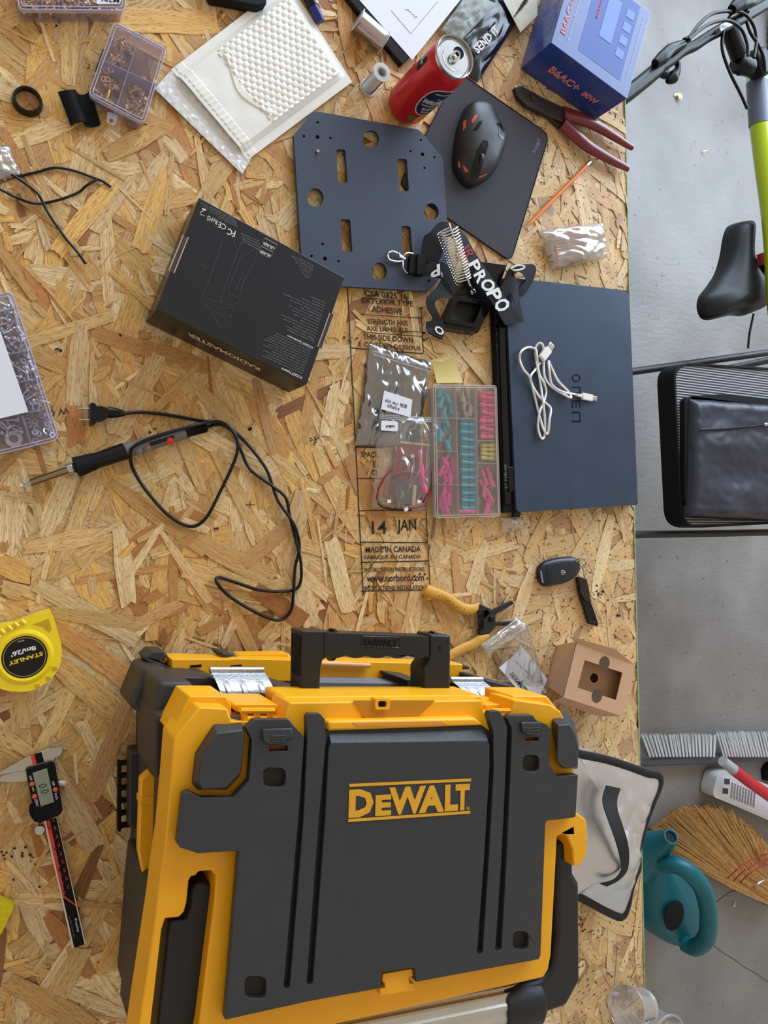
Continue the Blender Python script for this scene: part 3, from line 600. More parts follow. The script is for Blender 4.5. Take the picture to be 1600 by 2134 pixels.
# crimp connectors
def butt(): return M().lathe([(0,0),(.0026,0),(.0028,.001),(.0028,.009),(.0019,.011),(.0019,.013),(.0028,.015),(.0028,.022),(.0024,.023),(0,.023)],(0,0,-.0115),(0,0,1),14)
def spade(): 
    m=M().lathe([(0,0),(.0024,0),(.0024,.007),(.0032,.009),(.0032,.017),(0,.017)],(0,0,-.0085),(0,0,1),12); return m
cols=dict(teal=(50,178,200),pink=(240,96,150),magenta=(232,62,160),yellow=(222,206,90),grey=(176,164,150))
CM={k:mat(k+'_nylon',v,.35) for k,v in cols.items()}
proto={}
def conn(kind,col,px,py,ang,z,lab,grp):
    key=(kind,col)
    if key not in proto: o=(butt() if kind=='butt' else spade()).build('crimp_connector',CM[col]); proto[key]=o
    else: o=proto[key].copy(); S.collection.objects.link(o)
    z=min(z*.75,.0125); o.location=H(px,py,z); o.scale=(1.25,1.25,1.18); o.rotation_euler=(PI/2,0,ang); tag(o,lab,'connector',grp)
r=random.Random(5)
for i in range(24): conn('butt','teal',974+r.uniform(-1,1)+i*.1,877+i*7.9,PI/2+r.uniform(-.05,.05),.008+.007*(i%2),'teal butt connector lying crosswise in the middle column','teal connectors in the middle column')
for i in range(12): conn('butt','pink',1015+r.uniform(-2,2),820+i*8.2,PI/2+r.uniform(-.12,.12),.010+.006*(i%2),'pink connector in the top-right cell','pink connectors in the top-right cell')
for i in range(4): conn('butt','yellow',1016,928+i*9,PI/2+r.uniform(-.08,.08),.012,'yellow connector in the small right-hand cell','yellow connectors in the case')
for i in range(9): conn('butt' if i%2 else 'spade','pink',1017+r.uniform(-11,11),985+i*9.5,r.uniform(-.5,.7),.009+.005*(i%3),'pink connector strewn in the bottom-right cell','pink connectors in the bottom-right cell')
for i in range(11): conn('spade','teal',927+r.uniform(-12,12),818+i*10.5+(6 if i>4 else 0),r.uniform(-.5,.5),.008+.005*(i%3),'teal spade connector in the upper-left cells','teal spade connectors in the left column')
for i in range(7): conn('spade','grey',970+r.uniform(-9,9),818+i*7.5,r.uniform(-.7,.7),.010+.004*(i%2),'greyish connector in the top middle cell','grey connectors in the top middle cell')
for i in range(18): conn('spade','magenta',930+r.uniform(-13,13),952+i*5.9+(6 if i>8 else 0),r.uniform(-.9,.6),.007+.005*(i%3),'magenta spade connector in the lower-left cells','magenta connectors in the left column')
for i in range(2): conn('spade','pink',966+i*14,1066,PI/2,.02,'pink connector at the foot of the teal stack','pink connectors at the foot of the middle column')
# ------------------------------------------------------------------ black ring and tube halves
m=M(); c=H(57.5,209,.006); m.lathe([(.0145,-.006),(.0178,-.006),(.0178,-.002),(.0158,.004),(.0138,.004),(.0138,-.006),(.0145,-.006)],c,(0,0,1),40)
tag(m.build('ring',rub),'black rubber ring lying flat near the upper-left corner','ring')
def half(a,b,rad,conv,label):
    A,B=H(*a,.002),H(*b,.002); ax=(B-A); L=ax.length; ax.normalize(); s=Vector((-ax.y,ax.x,0)); m=M(); vs=[];n=14
    for q in (0,L):
        for rr_ in (rad,rad-.0016):
            for i in range(n+1):
                t=PI*(.08+.84*i/n); z=math.sin(t)*rr_; 
                vs.append(A+ax*(q+(.004*math.sin(t) if q==0 else 0))+s*math.cos(t)*rr_+Vector((0,0,z if conv else rad-z)))
    k=n+1; f=[]
    for i in range(n): f+=[(i,i+1,2*k+i+1,2*k+i),(k+i,3*k+i,3*k+i+1,k+i+1),(i,k+i,k+i+1,i+1),(2*k+i,2*k+i+1,3*k+i+1,3*k+i)]
    f+=[(0,2*k,3*k,k),(n,k+n,3*k+n,2*k+n)]
    m.add(vs,f); tag(m.build('split_tube',blkm),label,'plastic part','black split tube halves')
half((138,190),(165,262),.0115,True,'black half-tube lying hump up, left of its twin')
half((170,192),(192,266),.0105,False,'black half-tube lying open side up, beside the four-cell case')
# ------------------------------------------------------------------ bubble mailer
mail=mat('mailer_white',(238,236,228),.35,bump=.25,bscale=90)
film=mat('bubble_film',(228,228,226),.18,bump=.5,bscale=140,coat=.3)
tm=thing('bubble_mailer','white padded bubble mailer lying on the bench beside the blue-black plate','envelope',H(530,190,0))
A,B,Cc,D=[Vector(p) for p in ((340,150),(549,-2-8),(735,168),(510,330))]   # left corner, top, right, bottom
A=Vector((357,143));B=Vector((600,-42));Cc=Vector((735,169));D=Vector((517,332))
def mfn(u,v):
    p=lerp(lerp(A,B,u),lerp(D,Cc,u),v); e=min(u,1-u,v,1-v); q=min(1,max(0,(min(v,1-v)-.07)/.05))*min(1,max(0,(1-u-.02)/.06))
    z=.004+q*.006+noise.noise(Vector((u*6,v*6,2)))*.0012*q
    # bubbles in the padded panel
    if .30<u<.95 and .12<v<.88:
        s=.0475; a=u/s*.93; b=v/s*1.0; ro=math.floor(b); cx=math.floor(a-(ro%2)*.5)+.5+(ro%2)*.5; d=math.hypot(a-cx,(b-ro-.5)*.9)
        z+=.0016*max(0,1-(d/.46)**4)*q
    if abs(u-.31-.04*math.sin(v*9))<.025 and .15<v<.85: z+=.0014
    if .03<u<.09: z+=.0010*abs(math.sin(v*60))
    p3=H(p.x,p.y,.006); return Vector((p3.x,p3.y,z))
M().shell(mfn,230,230,.0015).build('padded_envelope',mail,tm,smooth=60)
A2,B2,C2,D2=Vector((322,184)),Vector((362,140)),Vector((524,328)),Vector((505,363))
def ffn(u,v):
    p=lerp(lerp(A2,B2,u),lerp(D2,C2,u),v); z=.0025+.0015*abs(noise.noise(Vector((u*5,v*22,7))))+.0012*max(0,math.sin(v*70))*max(0,math.sin(u*9)); p3=H(p.x,p.y,.003); return Vector((p3.x,p3.y,z))
M().shell(ffn,20,110,.001).build('bubble_flap',film,tm,smooth=60)
# pen sticking out from under the mailer, dark case at the top edge
tp=thing('marker_pen','black marker with a blue cap peeking out above the bubble mailer','marker',H(655,20,0))
a,b=H(668,46,.008),H(600,-90,.008); d=(b-a).normalized()
M().tube([a,a+d*.003,a+d*.022],[.0062,.0072,.0076],16).build('cap',mat('blue_cap',(36,42,120),.3),tp)
M().tube([a+d*.0225,b],.0082,16).build('barrel',blkg,tp)
M().box(a+d*.03+Vector((.007,.003,.004)),(.004,.012,.002),.5).build('clip',steel,tp,bevel=.0005)
tag(M().prism(HW([(420,-60),(500,-110),(560,-60),(556,8),(540,14),(440,-4)],.018),.018,0).build('equipment_case',blkm,bevel=.003),'flat black case mostly above the photo, behind the bubble mailer','case')
# ------------------------------------------------------------------ drawing sheet on black tablet
tag(M().prism(HW([(838,136),(722,-8),(700,-50),(900,-160),(990,-30)],.010),.010,0).build('clipboard',blkg,bevel=.002),'black board under the white drawing sheet','clipboard')
ps_=thing('drawing_sheet','white sheet of paper with a pencil-drawn rectangle lying on the black board','paper',H(850,40,.01))
C0=H(859,125,.0112); d1=(H(749,0,.0112)-C0).normalized(); d2=(H(962,0,.0112)-C0).normalized(); d2=(d2-d2.dot(d1)*d1*.6).normalized()
sh=M().prism([C0,C0+d2*.20,C0+d2*.20+d1*.26,C0+d1*.26],.0112,.0103).build('sheet',paperm,ps_,smooth=0)
pm=mat('pencil_line',(120,122,132),.8); m=M(); m.tube(HW([(815,22),(856,70),(912,3)],.0114),.0003,4); m.build('pencil_line',pm,sh)
m=M(); m.tube(cr(HW([(844,18),(848,22),(850,19),(853,25),(856,24),(858,30),(862,30),(863,36),(868,33),(866,39)],.0114),4),.0003,4); m.build('pencil_note',pm,sh)
# ------------------------------------------------------------------ SEND IT pouch
se=thing('parts_pouch','glossy black pouch with a clear window and white slanted lettering behind the can','pouch',H(1030,60,0))
def quadfn(Q,z,amp,fr=5,puff=0,seed=0,edge=.0):
    Q=[Vector(q) for q in Q]
    def fn(u,v):
        p=lerp(lerp(Q[0],Q[1],u),lerp(Q[3],Q[2],u),v); e=max(0,16*u*(1-u)*v*(1-v))**.5
        nz=noise.noise(Vector((u*fr,v*fr,seed)))*.7+abs(noise.noise(Vector((u*fr*2.1,v*fr*1.6,seed+9))))*.8
        zz=z+puff*e+amp*nz*min(1,e*1.5+.15); p3=H(p.x,p.y,z+puff*.5)
        if edge and e<.5:
            k=(1-e*2)*edge; p3=p3+Vector((noise.noise(Vector((u*14,v*14,seed)))*k,noise.noise(Vector((u*14,v*14,seed+3)))*k,0))
        return Vector((p3.x,p3.y,max(.0012,zz)))
    return fn
pb=mat('pouch_film',(22,24,34),.2,bump=.3,bscale=40,coat=.4)
po=M().shell(quadfn([(920,110),(1050,-75),(1118,-15),(998,169)],.005,.004,3,.006,3),50,50,.001).build('pouch_body',pb,se,smooth=60)
wn=clear('pouch_window',(190,196,190),milky=.35,gloss=.2,rough=.15,bump=.4,bscale=40)
M().shell(quadfn([(920,62),(978,-20),(1036,8),(958,88)],.0135,.002,5,.002,8),24,24,.0006).build('window',mat('window_grey',(120,124,116),.25,bump=.4,bscale=60),se,smooth=60)
M().shell(quadfn([(1045,-8),(1119,-12),(1120,32),(1085,67)],.0155,.001,2,.001,2),12,12,.0006).build('instruction_card',mat('card_ivory',(212,210,192),.6),se,smooth=60)
for i in range(5): tpx('mmmmm mmmmmm mmmm',(1072+i*4.2,36-i*7),(1100+i*3.4,0-i*7+4),(1070+i*4.2,33.5-i*7),.0175,inkm,se,thick=.0002)
tpx('SEND iT',(996,113),(1042,66),(984,98),.0165,wht,se,bold=.025)
# ------------------------------------------------------------------ blue charger box
bb=thing('charger_box','shiny blue cardboard box with red and white lettering at the top right of the bench','box',H(1220,150,0))
bz=.08; TQ=[(1148,89),(1306,206),(1356,26),(1200,-92)]; top=HW(TQ,bz); bot=[Vector((p.x,p.y,.0005)) for p in top]
bm_=mat('box_blue',(40,66,138),.22,bump=.15,bscale=30,coat=.25)
bx=M().hexa(top,bot).build('carton',bm_,bb,smooth=0,bevel=.0008)
rd=mat('red_print',(206,58,52),.5); wp=mat('white_print',(220,222,230),.5); lbp=mat('light_blue_print',(112,140,206),.5); dbp=mat('deep_blue_print',(58,88,165),.45)
def face(Q,a,b,off=.0004):       # bilinear point on a 3D quad
    n=(Q[1]-Q[0]).cross(Q[3]-Q[0]).normalized(); return lerp(lerp(Q[0],Q[1],a),lerp(Q[3],Q[2],a),b)+n*off
FR=[bot[0],bot[1],top[1],top[0]]
def ft(s,Q,a0,b0,a1,b1,h,mt,par,off=.0004,**k):   # text on quad: start(a0,b0) end(a1,b1) height h (fraction of v)
    O=face(Q,a0,b0,off); U=face(Q,a1,b1,off)-O; n=(Q[1]-Q[0]).cross(Q[3]-Q[0]).normalized(); V=n.cross(U).normalized()*h
    return text(s,O,U,V,mt,par,**k)
for off,bo,mt in ((.0003,.03,wp),(.0005,.0,rd)):
    ft('B6AC+',FR,.20,.36,.58,.36,.018,mt,bx,off,bold=bo,thick=.0002); ft('80W',FR,.64,.37,.84,.38,.013,mt,bx,off,bold=bo,thick=.0002)
TP=[top[0],top[1],top[2],top[3]]
def pan(Q,a0,b0,a1,b1,mt,name,par,off=.0003):
    P=[face(Q,a,b,off) for a,b in ((a0,b0),(a1,b0),(a1,b1),(a0,b1))]; P0=[face(Q,a,b,off-.0003) for a,b in ((a0,b0),(a1,b0),(a1,b1),(a0,b1))]
    return M().hexa(P,P0).build(name,mt,par,smooth=0)
pan(TP,.30,.12,.86,.98,dbp,'printed_picture',bx)
for off,bo,mt in ((.0004,.03,wp),(.0006,.0,rd)):
    ft('B6AC+80W',TP,.12,.16,.12,.80,-.010 if 0 else .010,mt,bx,off,bold=bo,thick=.0002)
ft('Professional Balance Charger/Discharger',TP,.18,.14,.18,.98,.004,wp,bx,.0005,thick=.0002)
ft('B6AC+80W',TP,.42,.55,.42,.9,.005,rd,bx,.0008,thick=.0002,bold=.02)
pan(TP,.48,.40,.64,.88,lbp,'printed_screen',bx,.0007)
for k in range(4): pan(TP,.72,.33+.15*k,.82,.42+.15*k,lbp,'printed_button',bx,.0007)
ft('Computer Control Software Free',TP,.94,.18,.94,.9,.003,wp,bx,.0005,thick=.0002)
LF=[bot[3],bot[0],top[0],top[3]]
for k in range(6): ft('mmmm mmmmmmm mmmmm mm',LF,.45,.30+.1*k,.85,.30+.1*k,.003,lbp,bx,.0004,thick=.0002)
# ------------------------------------------------------------------ solder spools and can
sp_m=clear('spool_plastic',(235,235,235),milky=.6,gloss=.15)
def spool(a,b,rf,rw,label,tail=None):
    ax=b-a; L=ax.length; t=thing('solder_spool',label,'spool',(a.x,a.y,0),None)
    M().lathe([(.008,0),(rf,0),(rf,.0012),(.008,.0012),(.008,0)],a,ax,36).build('flange',sp_m,t); M().lathe([(.008,L-.0012),(rf,L-.0012),(rf,L),(.008,L),(.008,L-.0012)],a,ax,36).build('flange',sp_m,t)
    M().lathe([(.0075,0),(.0075,L),(.0065,L),(.0065,0),(.0075,0)],a,ax,28).build('core_tube',sp_m,t)
    pr=[(.0076,.0013)]; n=34
    for i in range(n): q=.0014+(L-.0028)*i/n; pr+=[(rw-.0004,q),(rw,q+(L-.0028)/n*.5)]
    pr+=[(rw-.0004,L-.0014),(.0076,L-.0013)]
    M().lathe(pr,a,ax,36).build('solder_winding',steel,t)
    if tail: M().tube(cr(tail,6),.0006,6).build('loose_end',steel,t)
spool(H(745,41,.0175),H(801,89,.0175),.0175,.0150,'solder spool on its side beside the drawing sheet, wire end loose',[H(742,68,.012),H(741,80,.004),H(732,92,.001),H(718,104,.001),H(709,118,.001)])
base_=H(767,183,.0)
spool(base_+Vector((0,0,.0)),base_+Vector((0,0,.046)),.0140,.0105,'solder spool standing upright between the mailer and the can')
can_c=H(842,223,0); cc=Vector((can_c.x+.000,can_c.y,0)); t=thing('soda_can','red aluminium drink can with a navy label, opened, standing on the bench','can',cc)
redc=mat('can_red',(196,30,40),.28,.25,var=.08,vscale=200)
M().lathe([(0,.004),(.020,.004),(.024,.0),(.0265,.001),(.0315,.010),(.0320,.016),(.0320,.128),(.0312,.133),(.0290,.1395)],cc,(0,0,1),64).build('can_body',redc,t)
M().lathe([(.0290,.1395),(.0285,.143),(.0300,.1445),(.0305,.146),(.0298,.1475),(.0285,.1465),(.0275,.1415),(.0262,.1405),(.0245,.1425),(.0,.1425)],cc,(0,0,1),64).build('can_end',steel,t)
tx=Vector((cc.x,cc.y,.1432)); dd=(H(936,88,.143)-H(940,112,.143)).normalized()
dd=(H(952,100,.143)-H(936,116,.143)).normalized(); sd=Vector((-dd.y,dd.x,0))
M().prism([tx+dd*(.0125+.0085*math.cos(i*PI/12))+sd*.0085*math.sin(i*PI/12) for i in range(24)],.1431,.1426).build('opening',mat('hollow_dark',(8,7,7),.9),t)
m=M(); P=[tx+dd*(.001+.0105*math.cos(i*PI/12))+sd*.0065*math.sin(i*PI/12)*(1 if math.cos(i*PI/12)>0 else 1.1) for i in range(24)]
h1=[tx+dd*(.0055+.0035*math.cos(i*PI/8))+sd*.0035*math.sin(i*PI/8) for i in range(16)]; h2=[tx-dd*.0045+dd*.0028*math.cos(i*PI/8)+sd*.003*math.sin(i*PI/8) for i in range(16)]
m.prism(P,.1462,.1448,[h1,h2]); m.build('pull_tab',chrome,t,bevel=.0003)
M().lathe([(0,0),(.002,0),(.002,.0035),(0,.004)],tx+Vector((0,0,0)),(0,0,1),12).build('rivet',chrome,t)
M().tube(cr([tx+dd*(-.004+.014*math.cos(q))+sd*.016*math.sin(q) for q in [PI*.55+i*PI*.9/8 for i in range(9)]],3),.0006,6).build('score_ring',chrome,t)
a0=math.atan2(-cc.y,-cc.x)
def cyl(ang,z,off=.0003): r_=.0320+off; return Vector((cc.x+math.cos(a0+ang)*r_,cc.y+math.sin(a0+ang)*r_,z))
def patch(fn_,a_,b_,z0,z1,mt,name,n=24,k=16,off=.0003):
    m=M(); m.grid(lambda u,v: fn_(u,v),n,k); return m.build(name,mt,t,smooth=60)
navy=mat('navy_print',(24,30,62),.35)
def oval(u,v):
    a=lerp(.25,1.65,u); w=(1-abs(2*u-1)**3.2)**.5; return cyl(a,.078+(v-.5)*.072*w,.0003)
def oval2(u,v):
    a=lerp(.30,1.60,u); w=(1-abs(2*u-1)**3.2)**.5; return cyl(a,.078+(v-.5)*.067*w,.0006)
patch(oval,0,0,0,0,mat('cream_print',(226,196,190),.4),'label_border'); lab=patch(oval2,0,0,0,0,navy,'label_panel')
def ct(s,a_,b_,z,h,mt=wht,bold=.0): text(s,(0,0,0),(1,0,0),(0,1,0),mt,lab,fn=lambda a,b,c: cyl(lerp(a_,b_,a),z+h*b,.0007+c*.2),bold=bold)
ct('SANPELLEGRINO',.38,1.55,.074,.010,bold=.02); ct('ITALIAN SPARKLING DRINK',.45,1.35,.067,.004); ct('· WITH ITALIAN ·',.55,1.35,.100,.004); ct('SAN',.9,1.1,.088,.003); ct('ARANCIATA',.62,1.25,.057,.006); ct('ROSSA',.72,1.12,.049,.005)
patch(lambda u,v: cyl(.35+.5*u,.030+(v-.5)*.012*math.sin(PI*u),.0004),0,0,0,0,mat('leaf_green',(70,120,50),.5),'printed_leaf')
patch(lambda u,v: cyl(.8+.7*u,.028+(v-.5)*.03*math.sin(PI*u)**.5,.0004),0,0,0,0,mat('orange_print',(226,130,60),.5),'printed_orange')
patch(lambda u,v: cyl(-1.25+.5*u,.095+.028*v,.0003),0,0,0,0,blkg,'black_print')
text('10¢',(0,0,0),(1,0,0),(0,1,0),wht,t,fn=lambda a,b,c: cyl(-1.2+.35*a,.104+.010*b,.0005+c*.2))
# ------------------------------------------------------------------ mouse pad, plate, mouse
mp=thing('mouse_pad','dark grey cloth mouse pad partly under the plate and the black mouse','mouse pad',H(1010,330,0))
pq=HW(rounded([(955,150),(1144,281),(1064,545),(832,385)],18,5),.003)
M().prism(pq,.0032,.0).build('pad_cloth',mat('pad_cloth',(70,70,78),.95,bump=.4,bscale=1500),mp,smooth=0,bevel=.0006)
P=[Vector((p.x,p.y,.0033)) for p in pq]; M().tube(P,.0009,6,closed=True).build('stitched_edge',blkm,mp)
tpx('logi',(1117,320),(1127,293),(1109,315),.0034,gry,mp,thick=.0002,bold=.01)
pl=thing('drilled_plate','square dark blue speckled plate with clipped corners, round holes and four slots','plate',H(770,430,0))
plm=mat('plate_powdercoat',(50,60,80),.5,bump=.8,bscale=1400,var=.6,vscale=1300,dust=.45)
k5=lambda *p: C(580,220,3.81,p)
ol=k5((122,235),(270,50),(340,52),(1110,190),(1148,222),(1300,410),(1310,450),(1340,930),(1352,1290),(1190,1475),(520,1435),(300,1440),(180,1160))
hs=[]
zt=.0115
def el(cx,cy,rx,ry): return [k5((cx+rx*math.cos(i*PI/12),cy+ry*math.sin(i*PI/12)))[0] for i in range(24)]
for cx,cy,rx,ry in ((735,265,64,68),(293,730,65,73),(1213,845,60,70),(800,1317,61,70)): hs.append(HW(el(cx,cy,rx,ry),zt))
for cx,cy,w_,h_ in ((504,480,38,132),(991,550,38,128),(540,1033,40,130),(1020,1075,38,118)):
    q=[(cx-w_-8,cy-h_),(cx+w_-10,cy-h_),(cx+w_+8,cy+h_),(cx-w_+8,cy+h_)]; hs.append(HW(C(580,220,3.81,[(p.x,p.y) for p in rounded(q,18,3)]),zt))
for cx,cy,rd_ in ((312,133,10),(203,243,10),(310,250,16),(413,257,10),(1130,274,9),(1050,362,9),(1144,387,14),(1239,410,9),(1160,495,9),(352,1098,10),(263,1193,10),(370,1215,15),(477,1235,10),(1195,1392,11)): hs.append(HW(el(cx,cy,rd_,rd_*1.05),zt))
M().prism(HW(ol,zt),zt,.0055,hs).build('plate_body',plm,pl,smooth=0,bevel=.0005,seg=1)
tag(M().lathe([(.0009,0),(.0021,0),(.0021,.0026),(.0009,.0026),(.0009,0)],H(661,316,zt+.0002),(0,0,1),16).build('threaded_insert',brass),'single brass insert sitting on the dark plate below its corner holes','insert')
K1=lambda *p: C(860,150,3.2,p)
mo=thing('computer_mouse','black wireless mouse with orange trim on the mouse pad','mouse',H(1000,300,0))
mo_o=K1((430,188),(490,196),(535,235),(572,320),(612,390),(626,440),(608,520),(578,600),(555,655),(512,705),(455,745),(400,765),(352,742),(318,700),(288,640),(284,560),(296,440),(318,340),(350,255),(385,205))
mo_w=[H(x,y,.014) for x,y in [(p.x,p.y) for p in [Vector(q) for q in [(v.x,v.y) for v in cr([(a,b,0) for a,b in mo_o],4,True)]]]]
M().dome(mo_w,.0045,.034,(H(1003,283,.03).x-.003,H(1003,283,.03).y),12,2.4).build('shell',mat('mouse_black',(30,31,34),.38,bump=.2,bscale=1500),mo,smooth=70)
sk=[Vector((p.x,p.y,0)) for p in mo_w]; cm=sum(sk,Vector())/len(sk)
M().prism([cm+(p-cm)*.97 for p in sk],.006,.0033).build('base_plate',blkg,mo)
org=mat('orange_trim',(214,84,34),.35)
mc=H(1003,283,.03); mc=Vector((mc.x-.003,mc.y,0))
def domez(x,y):
    p=Vector((x,y,0))-mc; a=math.atan2(p.y,p.x); best=None
    for i in range(len(sk)):
        q=sk[i-1]-mc; w_=sk[i]-mc; den=(w_.x-q.x)*math.sin(a)-(w_.y-q.y)*math.cos(a)
        if abs(den)<1e-9: continue
        t=(q.y*math.cos(a)-q.x*math.sin(a))/den
        if -1e-6<=t<=1+1e-6:
            e=q+(w_-q)*t; r_=e.x*math.cos(a)+e.y*math.sin(a)
            if r_>0: best=r_
    s_=min(.999,p.length/(best or .03)); return .0045+.034*(1-s_**2.4)**(1/2.4)
def onm(pts,z,name,mt,t_=.0012):
    out=[]
    P=[Vector(q) for q in K1(*pts)]; Q=[]
    for a,b in zip(P,P[1:]+P[:1]): Q+=[lerp(a,b,k/4) for k in range(4)]
    c=sum(Q,Vector((0,0)))/len(Q)
    for sc in (1,.66,.33,.02):
        for q in Q:
            q=c+(q-c)*sc; h_=.03
            for _ in range(6): w_=H(q.x,q.y,h_); h_=h_*.5+domez(w_.x,w_.y)*.5
            w_=H(q.x,q.y,h_); out.append(Vector((w_.x,w_.y,domez(w_.x,w_.y)+.0006)))
    n=len(Q); m=M(); m.add(out,[(k*n+i,k*n+(i+1)%n,(k+1)*n+(i+1)%n,(k+1)*n+i) for k in range(3) for i in range(n)]+[tuple(range(3*n,4*n))])
    low=[v-Vector((0,0,.0015)) for v in out[:n]]; m.add(out[:n]+low,[(i,i+n,(i+1)%n+n,(i+1)%n) for i in range(n)])
    return m.build(name,mt,mo,fix=True)
onm([(468,455),(498,462),(502,490),(470,600),(440,690),(408,730),(386,715),(392,640),(430,520)],.0352,'wheel_console',blkg,.008)
onm([(470,470),(488,476),(478,510),(455,508)],.0362,'dpi_button',blkm)
w0=H(1000,330,.034); m=M(); ax=(H(860+470/3.2,150+575/3.2,.034)-H(860+425/3.2,150+560/3.2,.034)).normalized(); m.lathe([(0,-.0032),(.0088,-.0032),(.0100,-.002),(.0100,.002),(.0088,.0032),(0,.0032)],H(860+447/3.2,150+585/3.2,.0305),ax,26); m.build('scroll_wheel',mat('wheel_grey',(48,50,54),.5),mo)
onm([(335,330),(355,320),(350,370),(334,395)],.017,'side_accent',org,.004); onm([(390,320),(412,290),(432,285),(420,315),(398,345)],.031,'top_accent',org,.004); onm([(400,390),(440,330),(466,322),(460,345),(428,385)],.0335,'top_slot',blkg,.003)
onm([(300,600),(312,600),(318,640),(302,635)],.017,'side_accent',org,.005); onm([(330,625),(345,628),(368,660),(368,672),(345,665)],.022,'side_accent',org,.006); onm([(440,700),(490,680),(496,684),(442,708)],.022,'front_accent',org,.008)
onm([(560,340),(590,345),(604,400),(596,415),(572,385)],.026,'thumb_button',blkg,.008); onm([(570,405),(600,430),(604,450),(588,448),(572,425)],.026,'thumb_button',blkg,.008)
# ------------------------------------------------------------------ pliers, pencil, small bits beside the pad
kp=lambda *p: C(1050,0,2.909,p)
pt=thing('crimping_pliers','long pliers with dark jaws and maroon dipped handles at the bench edge','pliers',H(1200,270,0))
pst=mat('plier_steel',(64,60,60),.45,.7,bump=.3,bscale=300); mar=mat('maroon_grip',(112,28,36),.3,bump=.1,bscale=60,coat=.3)
M().prism(HW(kp((66,528),(90,518),(118,524),(175,555),(235,590),(370,655),(362,745),(300,712),(215,672),(140,640),(88,588)),.016),.016,.006).build('upper_jaw',pst,pt,bevel=.002)
M().prism(HW(kp((140,640),(215,672),(300,712),(362,742),(345,775),(270,705),(180,662),(120,632)),.011),.011,.003).build('lower_jaw',pst,pt,bevel=.001)
M().lathe([(0,0),(.0065,0),(.0065,.001),(0,.0015)],H(1050+180/2.909,590/2.909,.0162),(0,0,1),18).build('pivot_bolt',pst,pt)
def grip(p,r0,r1,z,name='handle_grip'):
    P=cr(HW(kp(*p),z),6); n=len(P); M().tube(P,[lerp(r0,r1,(i/(n-1))) for i in range(n)],14,flat=.75).build(name,mar,pt,sub=0)
grip(((352,690),(420,708),(500,735),(590,780),(680,835),(735,870),(778,895)),.013,.0058,.012)
grip(((352,745),(420,810),(500,880),(580,930),(660,975),(720,1005),(752,1022)),.0135,.0062,.012)
pc=thing('pencil','orange hexagonal pencil beside the mouse pad, metal ferrule towards the pliers','pencil',H(1165,405,0))
a,b=H(1100,469,.0038),H(1229,338,.0038); d=(b-a).normalized(); L_=(b-a).length
M().tube([a+d*.006,b-d*.012],.0036,6).build('shaft',mat('pencil_orange',(226,126,40),.4),pc,smooth=0)
M().tube([a-d*.006,a+d*.006],[.0006,.0034],6).build('tip',mat('pencil_wood',(206,160,110),.7),pc)
M().tube([b-d*.012,b],.0037,12).build('ferrule',chrome,pc); M().tube([b,b+d*.0012],.0033,12).build('eraser',mat('eraser_worn',(120,90,86),.8),pc)
bagf=clear('bag_film',(235,235,238),milky=.05,gloss=.07,rough=.14,bump=.5,bscale=28)
bagd=clear('bag_film_dense',(238,238,240),milky=.20,gloss=.09,rough=.2,bump=.6,bscale=35)
def polybag(name,label,Q,z,amp,puff,fr=5,seed=1,film=None,edge=.0,n=46):
    film=film or bagf; c=sum((H(*q,0) for q in Q),Vector())/4; t=thing(name,label,'plastic bag',(c.x,c.y,0))
    f=quadfn(Q,z,amp,fr,puff,seed,edge)
    M().shell(f,n,n,.0002).build('film',film,t,smooth=80); return t,f
t5,_=polybag('plastic_bag','crinkled clear bag around a ribbed pinkish foam block near the laptop',[(1129,474),(1264,462),(1272,535),(1160,560)],.006,.009,.020,3,11,bagd,.006)
fm=mat('pink_foam',(206,168,160),.8,bump=.3,bscale=200)
def rib(u,v):
    p=lerp(lerp(Vector((1150,487)),Vector((1222,478)),u),lerp(Vector((1162,545)),Vector((1240,530)),u),v); q=H(p.x,p.y,.015); return Vector((q.x,q.y,.017+.0014*math.sin(v*2*PI*9)))
fo=thing('foam_block','ribbed pinkish foam block sealed inside the crinkled clear bag','foam block',H(1190,510,0)); M().shell(rib,4,80,.013).build('foam',fm,fo,smooth=60)
def bit(px,py,s,mt,label,cat='crumb',sd=0,z=0,name='debris_chip'):
    r=random.Random(sd); c=H(px,py,z); m=M(); o=[(c.x+math.cos(i*PI/4)*s*r.uniform(.5,1.2),c.y+math.sin(i*PI/4)*s*r.uniform(.4,1)) for i in range(8)]; m.dome(o,z+.0002,s*.6,n=3); return tag(m.build(name,mt),label,cat)
gl=mat('glassy_white',(235,238,245),.15)
bit(1100,240,.0035,gl,'tiny shiny plastic chip between the mouse pad and the pliers',sd=1); bit(1075,182,.0035,gl,'tiny shiny crumb at the tip of the plier jaws',sd=2); bit(1296,358,.004,gl,'tiny clear chip at the bench edge below the plier handles',sd=3)
bit(131,1633,.0065,mat('chalk_white',(232,226,216),.7),'small white broken chip beside the caliper display','chip',sd=4)
tag(M().tube(cr(HW([(182,132),(186,136),(185,141),(181,143)],.0006),4),.0005,6).build('wire_curl',blkm),'tiny curl of black wire beside the four-cell case','wire')
